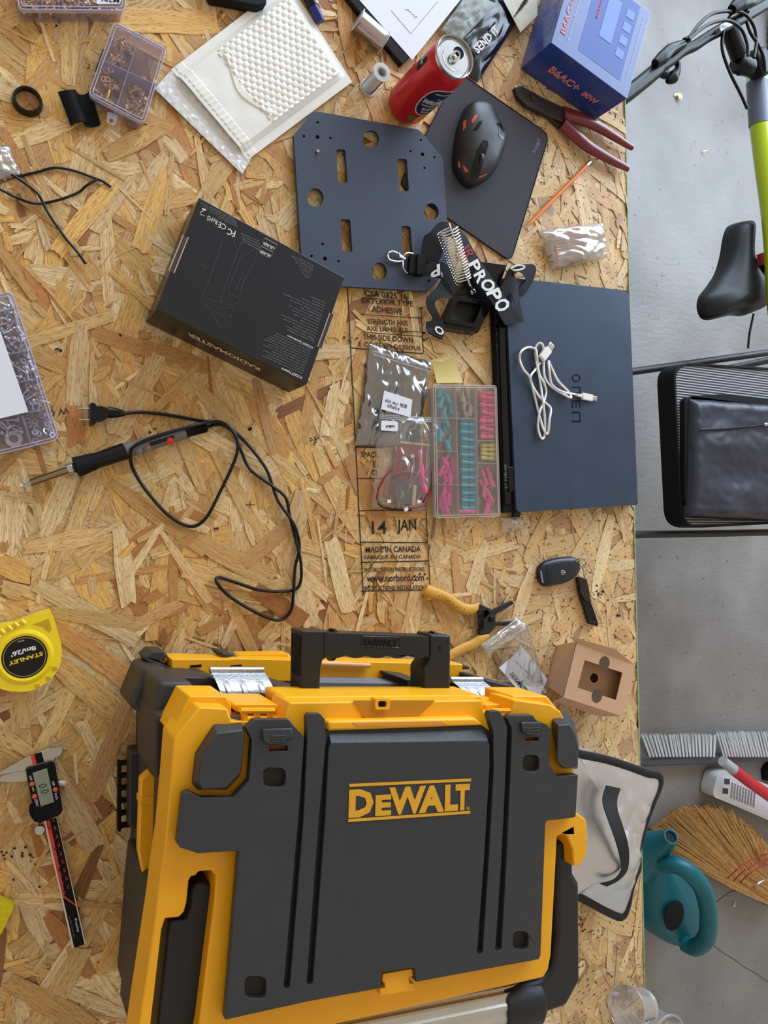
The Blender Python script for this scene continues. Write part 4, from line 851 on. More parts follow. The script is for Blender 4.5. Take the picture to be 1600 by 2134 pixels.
# ------------------------------------------------------------------ laptop and cable
lt=thing('laptop','closed dark blue laptop overhanging the right bench edge, white cable on its lid','laptop',H(1180,820,0))
lid_m=mat('laptop_blue',(58,72,92),.34,.35,var=.22,vscale=16)
M().prism(HW(rounded([(1028,583),(1060,578),(1311,606),(1329,1052),(1076,1068),(1049,1069)],6),.0165),.0165,.0025).build('base',blkm,lt,bevel=.0015)
LD=[(1053,577),(1311,607),(1329,1052),(1076,1068)]
lidp=M().prism(HW(rounded(LD,12,6),.0235),.0235,.0175).build('lid',lid_m,lt,bevel=.0018,seg=3)
M().prism(HW([(1058,973),(1077,972),(1080,1024),(1060,1025)],.0215),.0222,.012).build('hinge',blkg,lt,bevel=.001)
M().prism(HW([(1038,600),(1050,598),(1066,1050),(1052,1052)],.0195),.0195,.0165).build('hinge_cover',blkg,lt,bevel=.001)
for y in (660,678,696,720): M().box(H(1035,y,.0168),(.004,.006,.0006)).build('vent',blkg,lt)
M().box(H(1075,1072,.008),(.014,.010,.006)).build('port_plug',blkg,lt,bevel=.001)
om=mat('lid_emblem',(32,42,64),.15,.8)
for ch,y0,y1 in (('O',779,797),('Π',806,820),('E',834,850),('Π',858,880)):
    tpx(ch,(1191,y0),(1191.5,y1),(1209,y0),.0236,om,lidp,name='emblem_letter',thick=.0003)
tpx('OMEN 15',(1050,968),(1052,1018),(1056,968),.0197,gry,lt,thick=.0002)
kc=lambda *p: C(1000,560,3.811,p)
uc=thing('usb_cable','white looped charging cable lying on the laptop lid','cable',H(1140,830,.0236))
wc=mat('cable_white',(238,234,226),.4)
path=[(478,748),(440,800),(400,860),(418,930),(470,1015),(525,1070),(562,1112),(552,1200),(538,1308),(505,1275),(462,1130),(400,880),(345,800),(315,720),(325,660),(380,625),(440,640),(452,700),(470,830),(505,900),(525,975),(505,1060),(470,1150),(460,1260),(488,1348),(512,1320),(515,1200),(500,1050),(478,900),(452,760),(440,640),(468,592),(500,610),(505,700),(512,850),(560,930),(650,990),(722,1025),(700,975),(620,890),(570,790),(545,735),(552,820),(572,920),(650,975),(740,995),(808,1010)]
zz=[.0262+.0035*((i*7)%5)/2 for i in range(len(path))]
P=[H(*q,z) for q,z in zip(kc(*path),zz)]; M().tube(cr(P,7),.0019,10).build('cord',wc,uc)
def plug(a,b,w,h,z,mt,name,par): 
    A,B=H(*a,z),H(*b,z); d=(B-A); s=Vector((-d.y,d.x,0)).normalized()*w/2; return M().prism([A-s,B-s,B+s,A+s],z+h/2,z-h/2).build(name,mt,par,bevel=.0012)
ua=[kc((478,748))[0],kc((500,700))[0],kc((535,645))[0],kc((565,590))[0]]
plug(kc((488,715))[0],kc((545,640))[0],.0135,.007,.034,wc,'plug_body',uc); plug(kc((540,650))[0],kc((572,598))[0],.012,.0045,.034,mat('plug_steel',(196,190,176),.3,1),'usb_a_plug',uc)
plug(kc((770,1003))[0],kc((812,1013))[0],.005,.005,.0285,wc,'strain_relief',uc); plug(kc((808,1012))[0],kc((890,1028))[0],.0115,.006,.0285,wc,'plug_body',uc); plug(kc((888,1027))[0],kc((928,1034))[0],.0085,.003,.0285,mat('plug_steel2',(190,188,182),.3,1),'usb_c_plug',uc)
t_,_=polybag('plastic_cup_fragment','crumpled clear plastic scrap on the bench below the laptop corner',[(1044,1078),(1090,1070),(1094,1100),(1046,1112)],.002,.004,.004,3,21,bagf,.003,24); t_['category']='plastic scrap'
# ------------------------------------------------------------------ solder stand and lanyard
ks=lambda *p: C(780,440,4.444,p)
st=thing('iron_stand','black soldering-iron stand with a square tray and chrome coil, under the lanyard','stand',H(980,630,0))
bo=ks((900,455),(1228,500),(1090,870),(960,1128),(640,1078),(640,1030),(760,770))
bp=M().prism(HW(bo,.020),.020,.0005,[HW(C(780,440,4.444,[(p.x,p.y) for p in rounded([(775,830),(1000,860),(925,1040),(690,1002)],22,4)]),.020)]).build('base',blkg,st,bevel=.002,seg=3)
M().prism(HW(ks((770,825),(1005,855),(930,1045),(685,1008)),.011),.0075,.0045).build('sponge_tray',mat('dark_tray',(22,24,28),.5),st)
tr=rounded([(740,785),(1060,835),(955,1085),(645,1030)],30,4); ti=rounded([(775,830),(1000,860),(925,1040),(690,1002)],22,4)
M().prism(HW(C(780,440,4.444,[(p.x,p.y) for p in tr]),.0225),.0225,.0198,[HW(C(780,440,4.444,[(p.x,p.y) for p in ti]),.0225)]).build('tray_rim',blkg,st,bevel=.001)
m=M(); P=[]; nt_=19; a,b=H(780+672/4.444,440+165/4.444,.068),H(780+822/4.444,440+650/4.444,.046); ax=(b-a).normalized(); u=ax.cross(Vector((0,0,1))).normalized(); v=u.cross(ax)
for i in range(nt_*18+1):
    t=i/(nt_*18); q=2*PI*i/18; rr_=lerp(.0172,.0132,t); P.append(lerp(a,b,t)+u*math.cos(q)*rr_+v*math.sin(q)*rr_)
m.tube(P,.00105,6); m.build('coil',chrome,st)
M().tube([H(780+688/4.444,440+112/4.444,.078),H(780+885/4.444,440+690/4.444,.056),H(780+915/4.444,440+745/4.444,.024)],.0015,8).build('support_rod',chrome,st)
M().box(H(780+910/4.444,440+748/4.444,.022),(.009,.007,.004),.5).build('rod_foot',chrome,st,bevel=.001)
la=thing('lanyard','black lanyard with bold white lettering and a metal clip, heaped over the stand','lanyard',H(950,590,.01))
bm2=mat('strap_black',(20,20,23),.7,bump=.3,bscale=800)
def band(L,Rr,zs,mt=bm2,name='strap',par=la,t=.0012,n=5):
    A=cr([H(*p,z) for p,z in zip(ks(*L),zs)],n); B=cr([H(*p,z) for p,z in zip(ks(*Rr),zs)],n); return M().strap(A,B,t).build(name,mt,par,smooth=50)
b1=band([(690,180),(760,240),(880,470),(1000,690),(1110,880),(1212,1055)],[(790,175),(850,230),(930,380),(1120,660),(1245,840),(1382,1025)],[.034,.038,.040,.040,.038,.034])
def ls(s,a,b,up,z,mt,par=b1): 
    return tpx(s,ks(a)[0],ks(b)[0],ks(up)[0],z,mt,par,bold=.03,thick=.0003)
for s,a,b,up in (('P',(865,490),(905,580),(955,440)),('R',(915,590),(955,680),(1010,535)),('O',(965,655),(1018,760),(1085,612)),('P',(1030,755),(1075,850),(1150,705)),('O',(1095,850),(1140,950),(1225,790))):
    ls(s,(a[0],a[1]),b,up,.0415,wht)
redl=mat('strap_red',(140,30,48),.6)
ls('J',(800,330),(815,375),(865,285),.0415,redl); ls('R',(815,375),(850,445),(900,345),.0415,redl)
band([(800,180),(700,110),(600,105),(520,190),(460,240),(440,400),(470,520)],[(800,260),(700,240),(640,250),(640,330),(620,420),(560,520),(540,560)],[.030,.032,.030,.028,.024,.018,.014])
b2=band([(470,500),(540,470),(620,470),(700,520),(760,600)],[(470,600),(560,610),(640,640),(690,700),(740,780)],[.018,.022,.026,.028,.028])
tpx('P',ks((605,485))[0],ks((515,520))[0],ks((610,590))[0],.0262,wht,b2,bold=.03,thick=.0003); tpx('O',ks((700,535))[0],ks((622,530))[0],ks((690,625))[0],.0255,wht,b2,bold=.03,thick=.0003)
band([(620,630),(560,720),(485,800),(490,900),(540,990),(480,1060),(500,1130)],[(700,680),(720,800),(640,800),(560,860),(640,1040),(640,1110),(610,1190)],[.022,.028,.034,.033,.028,.0255,.0225])
b4=band([(480,1020),(490,1110),(560,1150),(630,1190)],[(600,1020),(625,1060),(640,1110),(645,1150)],[.0245,.0255,.0255,.0245])
tpx('O',ks((540,1090))[0],ks((610,1160))[0],ks((590,1050))[0],.0264,wht,b4,bold=.03,thick=.0003)
m=M(); m.tube([H(*p,.021) for p in ks((485,850),(525,790),(560,725),(615,640))],.0016,6); m.build('strap_lettering',wht,la)
band([(1180,700),(1230,560),(1290,500),(1380,490),(1490,505),(1480,620),(1400,760),(1340,800)],[(1330,820),(1330,680),(1290,600),(1340,560),(1390,600),(1400,650),(1350,700),(1320,760)],[.030,.032,.034,.034,.032,.030,.028,.026])
b5=band([(1160,720),(1240,600),(1320,640),(1340,800),(1385,1025)],[(1190,860),(1250,760),(1290,820),(1310,920),(1330,1010)],[.030,.034,.036,.034,.033])
m=M(); m.tube(cr([H(*p,.0375) for p in ks((1262,535),(1290,515),(1340,500),(1390,512),(1370,535),(1320,548),(1280,545))],4),.0015,6); m.build('strap_lettering',wht,la)
bu=M().prism(HW(ks((335,405),(395,395),(475,405),(465,585),(390,585),(320,575)),.019),.019,.0115).build('buckle',blkm,la,bevel=.0012); M().prism(HW(ks((400,392),(476,400),(464,590),(392,588)),.022),.022,.010).build('buckle_loop',blkm,bu,bevel=.001)
m=M(); m.tube(cr([H(*p,.015) for p in ks((358,395),(310,388),(275,410),(262,470),(268,530),(300,570),(342,580))],5),.0013,8); m.build('d_ring',chrome,la)
m=M(); m.tube(cr([H(*p,.015) for p in ks((275,440),(240,410),(180,375),(135,385),(122,415),(140,450),(190,465),(240,465))],5,True),.0014,8,closed=True); m.build('lobster_clip',chrome,la)
M().tube([H(*p,.017) for p in ks((225,385),(235,420),(285,445))],.0018,8).build('clip_swivel',chrome,la)
tag(M().tube(cr(HW(C(700,560,3.811,[(440,590),(470,540),(540,505),(640,500),(720,520),(760,600),(780,660),(850,680)]),.001),6),.0005,6).build('thin_wire',blkg),'hair-thin black wire curving over the ink stamp','wire')
# ------------------------------------------------------------------ black radio box
rb=thing('radio_box','black cardboard box lying upside down left of the dark plate, small white print','box',H(500,600,0))
RQ=[(415,411.5),(718,578),(639,802),(325,644)]; top=HW(RQ,.07); bot=[Vector((p.x,p.y,.0005)) for p in top]
rbm=mat('box_black',(28,31,37),.3,bump=.2,bscale=14,var=.08,vscale=20)
rbx=M().hexa([top[3],top[2],top[1],top[0]],[bot[3],bot[2],bot[1],bot[0]]).build('carton',rbm,rb,smooth=0,bevel=.0009)
TP=[top[2],top[3],top[0],top[1]]     # reading frame: upside down
kr=lambda x,y: H(280+x/3.478,400+y/3.478,.0703)
def rt(s,a,b,h,mt=gry,**k):
    O=kr(*a); U=kr(*b)-O; V=Vector((-U.y,U.x,0)).normalized()*h; return text(s,O,U,V,mt,rbx,thick=.00015,**k)
rt('POCKET Features',(1215,1338),(1068,1272),.0035,wht,bold=.01)
rt('POCKET Specification',(1295,1118),(1112,1032),.0035,wht,bold=.01)
bod=['Compact and portable design with foldable antenna and hall gimbals','Removable stick ends and comfortable grips for all pilots','EdgeTX firmware pre-installed with full lua support','Supports multi protocol or ELRS internal RF module','Large LCD display with easy menu navigation','Built in cooling fan and USB-C charging circuit','Fast and accurate hall effect sensor gimbals']
for i in range(11):
    x,y=1222+i*6,1312-i*18; w_=[290,265,300,240,310,275,320,300,290,270,255][i]; rt(bod[i%7],(x,y),(x-w_,y-w_*.45),.0026,gry)
sp=['Size: 156.6*65.1*125.5mm','Weight: 288g without battery','Frequency: 2.400GHz-2.480GHz','Internal RF: CC2500 multi protocol','Supported protocols: module dependent','RF power: max 20dBm','Antenna gain: 2dBi','Channels: up to 16 channels','Display: 128*64 monochrome LCD','Control distance: > 2km','Working voltage: 6.6-8.4V DC','Remote control firmware: EdgeTX']
for i in range(15):
    x,y=1300+i*6.2,1080-i*20; w_=[190,210,160,240,260,130,180,200,230,150,240,290,160,90,110][i]; rt(sp[i%12],(x,y),(x-w_,y-w_*.45),.0026,gry)
for i in range(7): rt(sp[(i*5)%12],(1270+i*5,620-i*15),(1270+i*5-(40+i*20),620-i*15-(18+i*9)),.0024,gry)
for i in range(4): rt('Bertelsmann str. manufacturer address',(915-i*4,420-i*22),(785-i*4,352-i*18),.0022,gry)
rt('FC',(735,285),(680,262),.0085,wht,bold=.01); rt('CE',(668,240),(612,215),.0075,wht,bold=.0); rt('RoHS',(605,205),(532,170),.0065,wht,bold=.0)
M().tube([kr(475,160),kr(508,175)],.0004,4).build('bin_symbol',wht,rbx); m=M(); m.tube([kr(475,150),kr(510,130)],.0004,4); m.build('bin_symbol',wht,rbx); m=M(); m.tube([kr(490,122),kr(520,132)],.0009,4,flat=.2); m.build('bin_bar',wht,rbx)
for i in range(4): rt('MODEL POCKET RADIO  FCC ID 2A',(745-i*4,245-i*17),(600-i*50,178-i*40),.002,gry)
for (a,b,cc_,s) in (((985,455),(915,420),(940,335),'EC REP'),((1012,400),(940,360),(960,300),'US REP')):
    rt(s,a,b,.0045,wht,bold=.0)
    A,B=Vector(a),Vector(b); e=(A-B).normalized(); nn=Vector((-e.y,e.x)); m=M()
    q=[A+e*10+nn*8,B-e*8+nn*8,B-e*8-nn*26,A+e*10-nn*26]; m.tube([kr(*p) for p in q],.0003,4,closed=True); m.build('print_frame',wht,rbx)
dl=M()
for L_ in ([(700,305),(640,340),(575,540),(495,760),(505,780),(560,790),(620,800),(700,825),(765,790),(765,740),(800,640),(880,480),(885,415),(820,380)],[(780,350),(700,560),(620,800)],[(700,305),(745,440),(780,360)],[(875,415),(770,470),(680,700),(690,740),(760,770)],[(790,590),(810,595),(760,720),(730,715),(790,590)],[(515,815),(540,810),(650,850),(665,840),(715,845),(700,905),(620,890),(515,830),(515,815)],[(560,880),(620,980),(670,945),(640,900)],[(490,540),(520,515),(530,545),(500,560),(490,540)]):
    dl=M(); dl.tube([kr(*p) for p in L_],.00028,4,flat=.3); dl.build('line_drawing',dgry,rbx)
for a,b in (((372,320),(268,580)),((1430,885),(1342,1130))):
    A,B=kr(*a),kr(*b); d=(B-A); s=Vector((-d.y,d.x,0)).normalized()*.0032
    m=M(); m.tube([A-s,B-s,B+s,A+s],.0008,6,closed=True); tb_=m.build('tuck_slot',mat('card_edge',(176,168,156),.6),rbx); M().prism([A-s,B-s,B+s,A+s],.0704,.0698).build('slot_gap',mat('slot_brown',(70,54,40),.8),tb_)
SF=[bot[2],bot[3],top[3],top[2]]
def kside(x,y): # side face point from pixel: solve height on the face
    P0=top[3]; e=(top[2]-top[3]); best=None; lo,hi=0,.07
    for _ in range(30):
        m_=(lo+hi)/2; q=H(280+x/3.478,400+y/3.478,m_); s_=e.cross(q-P0).z
        if s_>0: lo=m_
        else: hi=m_
    return H(280+x/3.478,400+y/3.478,m_)
O=kside(925,1340); B=kside(372,1060); T=kside(890,1325)
nn=(bot[2]-bot[3]).cross(Vector((0,0,1))).normalized()
U=(top[3]-top[2]).normalized(); 
lo_=face(SF,.0,0,0)
def side(a,h): return lerp(bot[2],bot[3],a)+Vector((0,0,h))+nn*.0004
dirn=1 if (nn.y<0) else -1
text('RADIOMASTER',side(.27,.047),side(.76,.047)-side(.27,.047),Vector((0,0,-.013)),mat('cream_ink',(214,196,168),.5),rbx,bold=.03,fn=lambda a,b,c: side(.27+.49*a+(.02*(1-b)),.047-.014*b)+nn*(dirn*c*.0002+ (.0003 if dirn>0 else -.0011)))
# ------------------------------------------------------------------ soldering iron
ki=lambda *p: C(0,820,2.353,p)
si=thing('soldering_iron','plug-in soldering iron with black and grey handle and long looping black cord','soldering iron',H(220,950,0))
def seg(a,b,r,mt,name,par=si,z=.014,n=20,z2=None,**k): 
    return M().tube([H(*ki(a)[0],z),H(*ki(b)[0],z2 or z)],r,n,**k).build(name,mt,par)
brl=mat('barrel_steel',(150,136,110),.3,1,bump=.2,bscale=200)
seg((150,438),(330,376),[.0044,.0046],brl,'barrel',z=.010,z2=.014); seg((112,455),(152,437),[.0016,.0026],steel,'bit',z=.007,z2=.010)
r=random.Random(4); m=M()
for i in range(9): q=H(*ki((112+r.uniform(-12,10),452+r.uniform(-9,14)))[0],.006); m.tube([q,q+Vector((r.uniform(-.004,.004),r.uniform(-.004,.004),.002))],.0011,6)
m.build('solder_blob',chrome,si)
seg((328,376),(352,368),[.0078,.0078],steel,'nut'); seg((350,369),(382,358),[.0075,.0055],steel,'nut_thread'); 
seg((372,362),(470,330),[.0130,.0145,.0140,.0105],blkm,'collar',z=.0165); seg((465,332),(612,283),[.0100,.0112,.0112],rub,'grip',z=.0165)
ig=mat('iron_grey',(112,110,106),.45)
seg((605,284),(905,192),[.0100,.0092,.0088,.0082],ig,'handle',z=.016); seg((895,196),(945,182),[.0072,.0066],blkm,'end_cap'); seg((940,184),(1016,166),[.0060,.0045],blkm,'strain_relief')
for i in range(7): seg((950+i*9,182-i*2.2),(954+i*9,181-i*2.2),[.0066,.0066],blkm,'relief_ring')
M().prism(HW(ki((735,240),(850,205),(862,215),(745,258)),.027),.027,.018).build('switch_plate',blkg,si,bevel=.001)
M().lathe([(0,.0),(.0045,0),(.0045,.003),(0,.004)],H(*ki((832,232))[0],.0255),(0,-.3,1),16).build('red_button',mat('button_red',(206,50,44),.4),si)
for q in ((680,284),(722,268)): M().lathe([(0,0),(.0042,0),(.0042,.002),(0,.003)],H(*ki(q)[0],.0235),(0,-.2,1),16).build('grey_button',ig,si)
path=[(1015,165),(1080,152),(1130,176),(1180,215),(1240,280),(1310,380),(1360,520),(1440,640),(1468,750),(1447,850),(1440,950),(1428,1060),(1380,1108),(1320,1102),(1220,1055),(1120,990),(1065,930),(1072,902),(1160,928),(1280,965),(1420,968),(1470,935),(1475,830),(1445,700),(1420,600),(1400,510),(1330,450),(1225,370),(1178,270),(1140,185),(1080,140),(980,150),(850,185),(720,228),(655,262),(640,300),(652,370),(720,480),(830,600),(935,652),(1010,610),(1080,480),(1150,330),(1165,250),(1140,180),(1060,148),(960,130),(820,105),(700,92),(612,98)]
n=len(path); zl=[.0035+.0032*(i%3==1) for i in range(n)]; zl[0]=.014; 
for i in range(30,36): zl[i]=.029 if 31<i<35 else .024
zl[30]=.012; zl[29]=.009
zl[36]=.008
for i in (40,41,42,43,44,45): zl[i]=.008
M().tube(cr([H(*q,z) for q,z in zip(ki(*path),zl)],8),.0023,8).build('cord',rub,si)
m=M(); m.tube([H(*ki((612,98))[0],.009),H(*ki((575,95))[0],.010),H(*ki((530,92))[0],.010)],[.0035,.0062,.0078],14,flat=.7); pg=m.build('plug_strain_relief',rub,si)
for k in range(4): M().box(H(*ki((548+k*14,94))[0],.0155-k*.0006),(.003,.006,.002)).build('relief_notch',blkg,pg)
M().prism(HW(rounded([ki(q)[0] for q in ((470,62),(500,62),(528,72),(530,118),(500,136),(470,136))],3),.016),.016,.003).build('plug_body',rub,si,bevel=.002)
M().prism(HW(rounded([ki(q)[0] for q in ((442,46),(458,44),(474,56),(470,148),(458,156),(445,150))],3),.019),.019,.0005).build('plug_flange',rub,si,bevel=.0015)
for y in (75,130): a,b=H(*ki((381,y))[0],.010),H(*ki((450,y))[0],.010); M().box((a+b)/2,((b-a).length,.0016,.0062),math.atan2((b-a).y,(b-a).x)).build('prong',steel,si,bevel=.0003)
# ------------------------------------------------------------------ hook-up wires and bag at the left edge
kw=lambda *p: C(0,280,5.333,p)
for i,(pp,tip,lab) in enumerate(((((-160,470),(0,440),(100,464),(220,462),(320,440),(430,415),(560,378),(680,376),(850,412),(1060,490),(1150,525),(1235,585)),(1272,612),'black wire ending rightmost of the three at the left edge'),
     (((-140,330),(0,398),(150,458),(300,560),(420,660),(480,760),(560,910),(720,1140),(870,1320),(950,1440)),(972,1474),'black wire running down to a bare tinned tip above the screw case'),
     (((-120,560),(0,610),(180,700),(350,762),(500,762),(700,715),(880,640),(960,570),(1085,497)),(1110,488),'black wire curving up to meet its neighbour at the left edge'))):
    t=thing('hookup_wire',lab,'wire',H(*kw(pp[-1])[0],0)); zl=[.0018+.0028*((k+i)%2)*(i!=0) for k in range(len(pp))]
    P=cr([H(*q,z) for q,z in zip(kw(*pp),zl)],6); M().tube(P,.0017,8).build('insulation',rub,t); M().tube([P[-1],H(*kw(tip)[0],.0015)],.0009,6).build('tinned_end',chrome,t)
polybag('zip_bag','crumpled clear zip bag cut by the left photo edge under black wires',[(-60,300),(18,302),(44,362),(-60,392)],.002,.005,.008,4,31,bagd,.004,30)
# ------------------------------------------------------------------ tape measure
kt=lambda *p: C(0,1240,5.333,p)
tm=thing('tape_measure','yellow tape measure with a round black face, cut by the left photo edge','tape measure',H(45,1370,0))
ty=mat('tape_yellow',(246,214,22),.32,coat=.2)
to=[(540,185),(568,192),(610,290),(640,410),(685,560),(680,740),(635,850),(560,950),(470,1010),(400,1055),(250,1080),(100,1070),(0,1040),(-120,960),(-190,830),(-210,650),(-160,470),(-60,370),(60,335),(150,325),(240,290),(300,270),(400,230)]
tw=[H(x,y,.038) for x,y in kt(*to)]; tcn=H(*kt((275,690))[0],.038); rdx=(H(*kt((530,690))[0],.038)-tcn).length
tbd=M().prism([(p.x,p.y) for p in cr(tw,3,True)],.036,.001).build('case',ty,tm,bevel=.004,seg=3)
M().lathe([(rdx*1.0,0),(rdx*1.0,.002),(rdx*1.12,.0028),(rdx*1.26,.0015),(rdx*1.3,0)],(tcn.x,tcn.y,.0355),(0,0,1),56).build('face_rim',ty,tbd)
M().lathe([(0,0),(rdx,0),(rdx,.0012),(0,.0012)],(tcn.x,tcn.y,.0362),(0,0,1),56).build('label_disc',blkg,tbd)
M().lathe([(rdx*.90,0),(rdx*.92,0),(rdx*.92,.0002),(rdx*.90,.0002),(rdx*.90,0)],(tcn.x,tcn.y,.0374),(0,0,1),56).build('disc_ring',mat('ring_yellow',(214,180,60),.5),tbd)
M().prism(HW(kt((540,262),(575,380),(548,415),(480,350),(370,325)),.0362),.0365,.0355).build('finger_recess',mat('recess_ochre',(196,158,14),.5),tbd)
def tt(s,a,b,up,mt,bold=.02): tpx(s,kt(a)[0],kt(b)[0],kt(up)[0],.0376,mt,tbd,bold=bold,thick=.0002)
tt('STANLEY',(470,625),(88,745),(482,668),mat('face_yellow',(240,200,40),.5),.03); tt("8m/26'",(392,560),(112,640),(408,610),wht,.03); tt('30-456',(268,497),(196,512),(271,512),wht,0)
for i,(x,y) in enumerate(((260,300),(185,330),(110,365),(30,405),(-20,450))): M().tube(HW(kt((x-25,y-20),(x+22,y+18)),.0368),[.0022,.0028,.002],10).build('grip_ridge',ty,tbd)
for x,y in ((610,810),(540,920),(420,1005)): M().prism(HW(kt((x-30,y-16),(x+20,y-26),(x+28,y+16),(x-16,y+30)),.0365),.0372,.0355).build('grip_notch',mat('notch_ochre',(206,170,18),.5),tbd,bevel=.0006)
# ------------------------------------------------------------------ digital caliper
kk=lambda *p: C(0,1520,3.475,p)
ca=thing('digital_caliper','digital caliper with black display head and red-black scale left of the toolbox','caliper',H(90,1760,0))
M().prism(HW(kk((315,655),(412,630),(622,1552),(525,1590)),.010),.010,.0065).build('beam',mat('beam_steel',(214,208,190),.3,.9),ca,bevel=.0003)
sc=M().prism(HW(kk((330,660),(408,638),(612,1556),(537,1584)),.0105),.0105,.0098).build('scale_plate',blkm,ca)
rm_=mat('scale_red',(216,62,56),.5)
M().prism(HW(kk((330,662),(360,655),(470,1195),(456,1210)),.0107),.0108,.0102).build('inch_scale',rm_,sc)
M().prism(HW(kk((452,1212),(464,1204),(548,1268),(550,1282)),.0107),.0108,.0102).build('red_stripe',rm_,sc)
for k,s in enumerate(('70','80','90','100','110','120','130','140','150')):
    x,y=376+k*13.6,655+k*60.5; tpx(s,kk((x-2,y-12))[0],kk((x+3,y+16))[0],kk((x+16,y-16))[0],.0109,rm_,sc,thick=.0001)
for k in range(9):
    x,y=360+k*13.3,678+k*62; M().prism(HW(kk((x-4,y),(x+12,y-3),(x+13,y),(x-3,y+3)),.0107),.0109,.0105).build('tick_mark',rm_,sc)
for k,(x,y) in enumerate(((352,712),(395,868),(428,1020),(460,1170))): tpx('34 56'[k] if k<5 and '34 56'[k]!=' ' else '5',kk((x-8,y-10))[0],kk((x-5,y+8))[0],kk((x+10,y-12))[0],.0110,blkm,sc,thick=.0001)
tpx('Preciva',kk((538,1372))[0],kk((560,1468))[0],kk((556,1368))[0],.0107,wht,sc,thick=.0002,bold=.01); tpx('We Offer Precision Value',kk((498,1352))[0],kk((534,1510))[0],kk((509,1350))[0],.0107,gry,sc,thick=.0002)
hd=M().prism(HW([(p.x,p.y) for p in rounded(kk((190,292),(380,238),(402,262),(412,330),(455,585),(438,612),(418,628),(300,672),(288,684),(255,640),(205,400)),3)],.0185),.0185,.0055).build('display_housing',blkm,ca,bevel=.001)
M().prism(HW(kk((236,317),(340,281),(392,525),(296,557)),.0188),.0190,.0184).build('display_border',mat('lcd_border',(160,164,150),.5),hd)
M().prism(HW(kk((241,321),(337,287),(387,522),(300,552)),.0190),.0192,.0186).build('display',mat('lcd',(138,146,124),.25),hd)
seg7=mat('lcd_digit',(54,60,50),.5); tpx('0.0',kk((275,402))[0],kk((300,470))[0],kk((335,388))[0],.0193,seg7,hd,thick=.0001)
for x,y,s in ((231,395,'o'),(250,484,'o'),(400,434,'o')): M().lathe([(0,0),(.0028,0),(.0028,.001),(0,.0015)],H(*kk((x,y))[0],.0186),(0,0,1),16).build('orange_button',mat('button_orange',(232,92,62),.4),hd)
for s,a,b,up in (('OFF',(208,338),(217,372),(226,334)),('ON',(229,420),(236,448),(244,418)),('ZERO',(248,505),(262,556),(268,502)),('mm',(376,378),(383,408),(391,375)),('inch',(394,462),(404,508),(414,458))): tpx(s,kk(a)[0],kk(b)[0],kk(up)[0],.0188,wht,hd,thick=.0002)
M().prism(HW(kk((215,560),(245,545),(285,680),(250,672),(222,635),(210,600)),.016),.016,.006).build('thumb_roller',blkm,ca,bevel=.002)
for k in range(8): M().tube(HW(kk((318+k*1.5,572+k*9),(412+k*1.5,548+k*9)),.0188),.0004,4).build('grip_line',blkg,hd)
M().lathe([(0,0),(.0060,0),(.0060,.006),(.0052,.007),(0,.007)],H(*kk((286,718))[0],.008),(0,0,1),24).build('lock_screw',steel,ca)
js=mat('jaw_steel',(188,184,172),.3,.95,bump=.1,bscale=120)
M().prism(HW(kk((-60,340),(0,310),(155,222),(222,186),(345,140),(425,132),(450,134),(464,152),(440,188),(400,205),(395,236),(190,290),(190,300)),.0125),.0125,.007).build('fixed_jaw',js,ca,bevel=.0008)
M().prism(HW(kk((-60,380),(0,352),(20,330),(150,300),(192,292),(205,378),(30,388),(0,390)),.0115),.0115,.0065).build('sliding_jaw',js,ca,bevel=.0008)
M().prism(HW(kk((220,186),(248,178),(268,245),(238,256)),.0128),.0130,.0124).build('red_scale_end',rm_,ca); M().prism(HW(kk((248,178),(300,165),(320,235),(266,250)),.0128),.0130,.0124).build('black_scale_end',blkm,ca)
tag(M().prism(HW(rounded([(-40,1868),(0,1873),(31,1887),(2,1948),(-40,1955)],4),.012),.012,.0005).build('sponge',mat('sponge_yellow',(222,206,24),.9,bump=1.0,bscale=250,var=.3,vscale=300),bevel=.003),'yellow cleaning sponge peeking in at the left photo edge','sponge')
# ------------------------------------------------------------------ bags, note, key, stripper
kb=lambda *p: C(700,560,3.811,p)
asf=clear('antistatic_film',(84,84,90),milky=.36,gloss=.24,rough=.16,bump=.5,bscale=30)
t,f=polybag('antistatic_bag','silvery-grey antistatic zip bag with a white label, over the ink stamp',kb((275,590),(768,738),(655,1420),(158,1405)),.003,.009,.008,4,41,asf,.002,70)
cc_=mat('circuit_dark',(40,36,40),.5,var=.3,vscale=100)
M().prism(HW(kb((330,760),(540,800),(520,1130),(300,1090)),.003),.006,.0008).build('circuit_board',cc_,t,bevel=.001)
for k in (0,1): m=M(); a,b=kb((290,650+k*28),(755,790+k*28)); m.tube([H(*a,.0135),H(*lerp(Vector(a),Vector(b),.5),.0145),H(*b,.0135)],.0009,6); m.build('zip_track',bagd,t)
lb=M().prism(HW(kb((383,968),(606,1040),(590,1180),(356,1115)),.0195),.0197,.0193).build('paper_label',paperm,t,smooth=0)
tpx('60A 4in1 电调',kb((388,1058))[0],kb((558,1112))[0],kb((396,1026))[0],.0199,inkm,lb,thick=.0002); tpx('blheli-s',kb((408,1100))[0],kb((500,1128))[0],kb((416,1070))[0],.0199,inkm,lb,thick=.0002)
t,f=polybag('zip_bag','clear zip bag of wires, red card and circuit board, overlapping the silvery bag',kb((345,1140),(868,1176),(735,1935),(300,1905)),.006,.006,.015,4,51,bagf,.002,60)
for k in (0,1,2): a,b=kb((348,1160+k*14),(862,1192+k*14)); M().tube([H(*a,.019),H(*b,.017)],.0007,6).build('zip_track',bagd,t)
lb=M().prism(HW(C(700,560,3.811,[(p.x,p.y) for p in rounded([(360,1203),(492,1215),(488,1292),(356,1284)],12)]),.0205),.0207,.0203).build('paper_label',paperm,t,smooth=0)
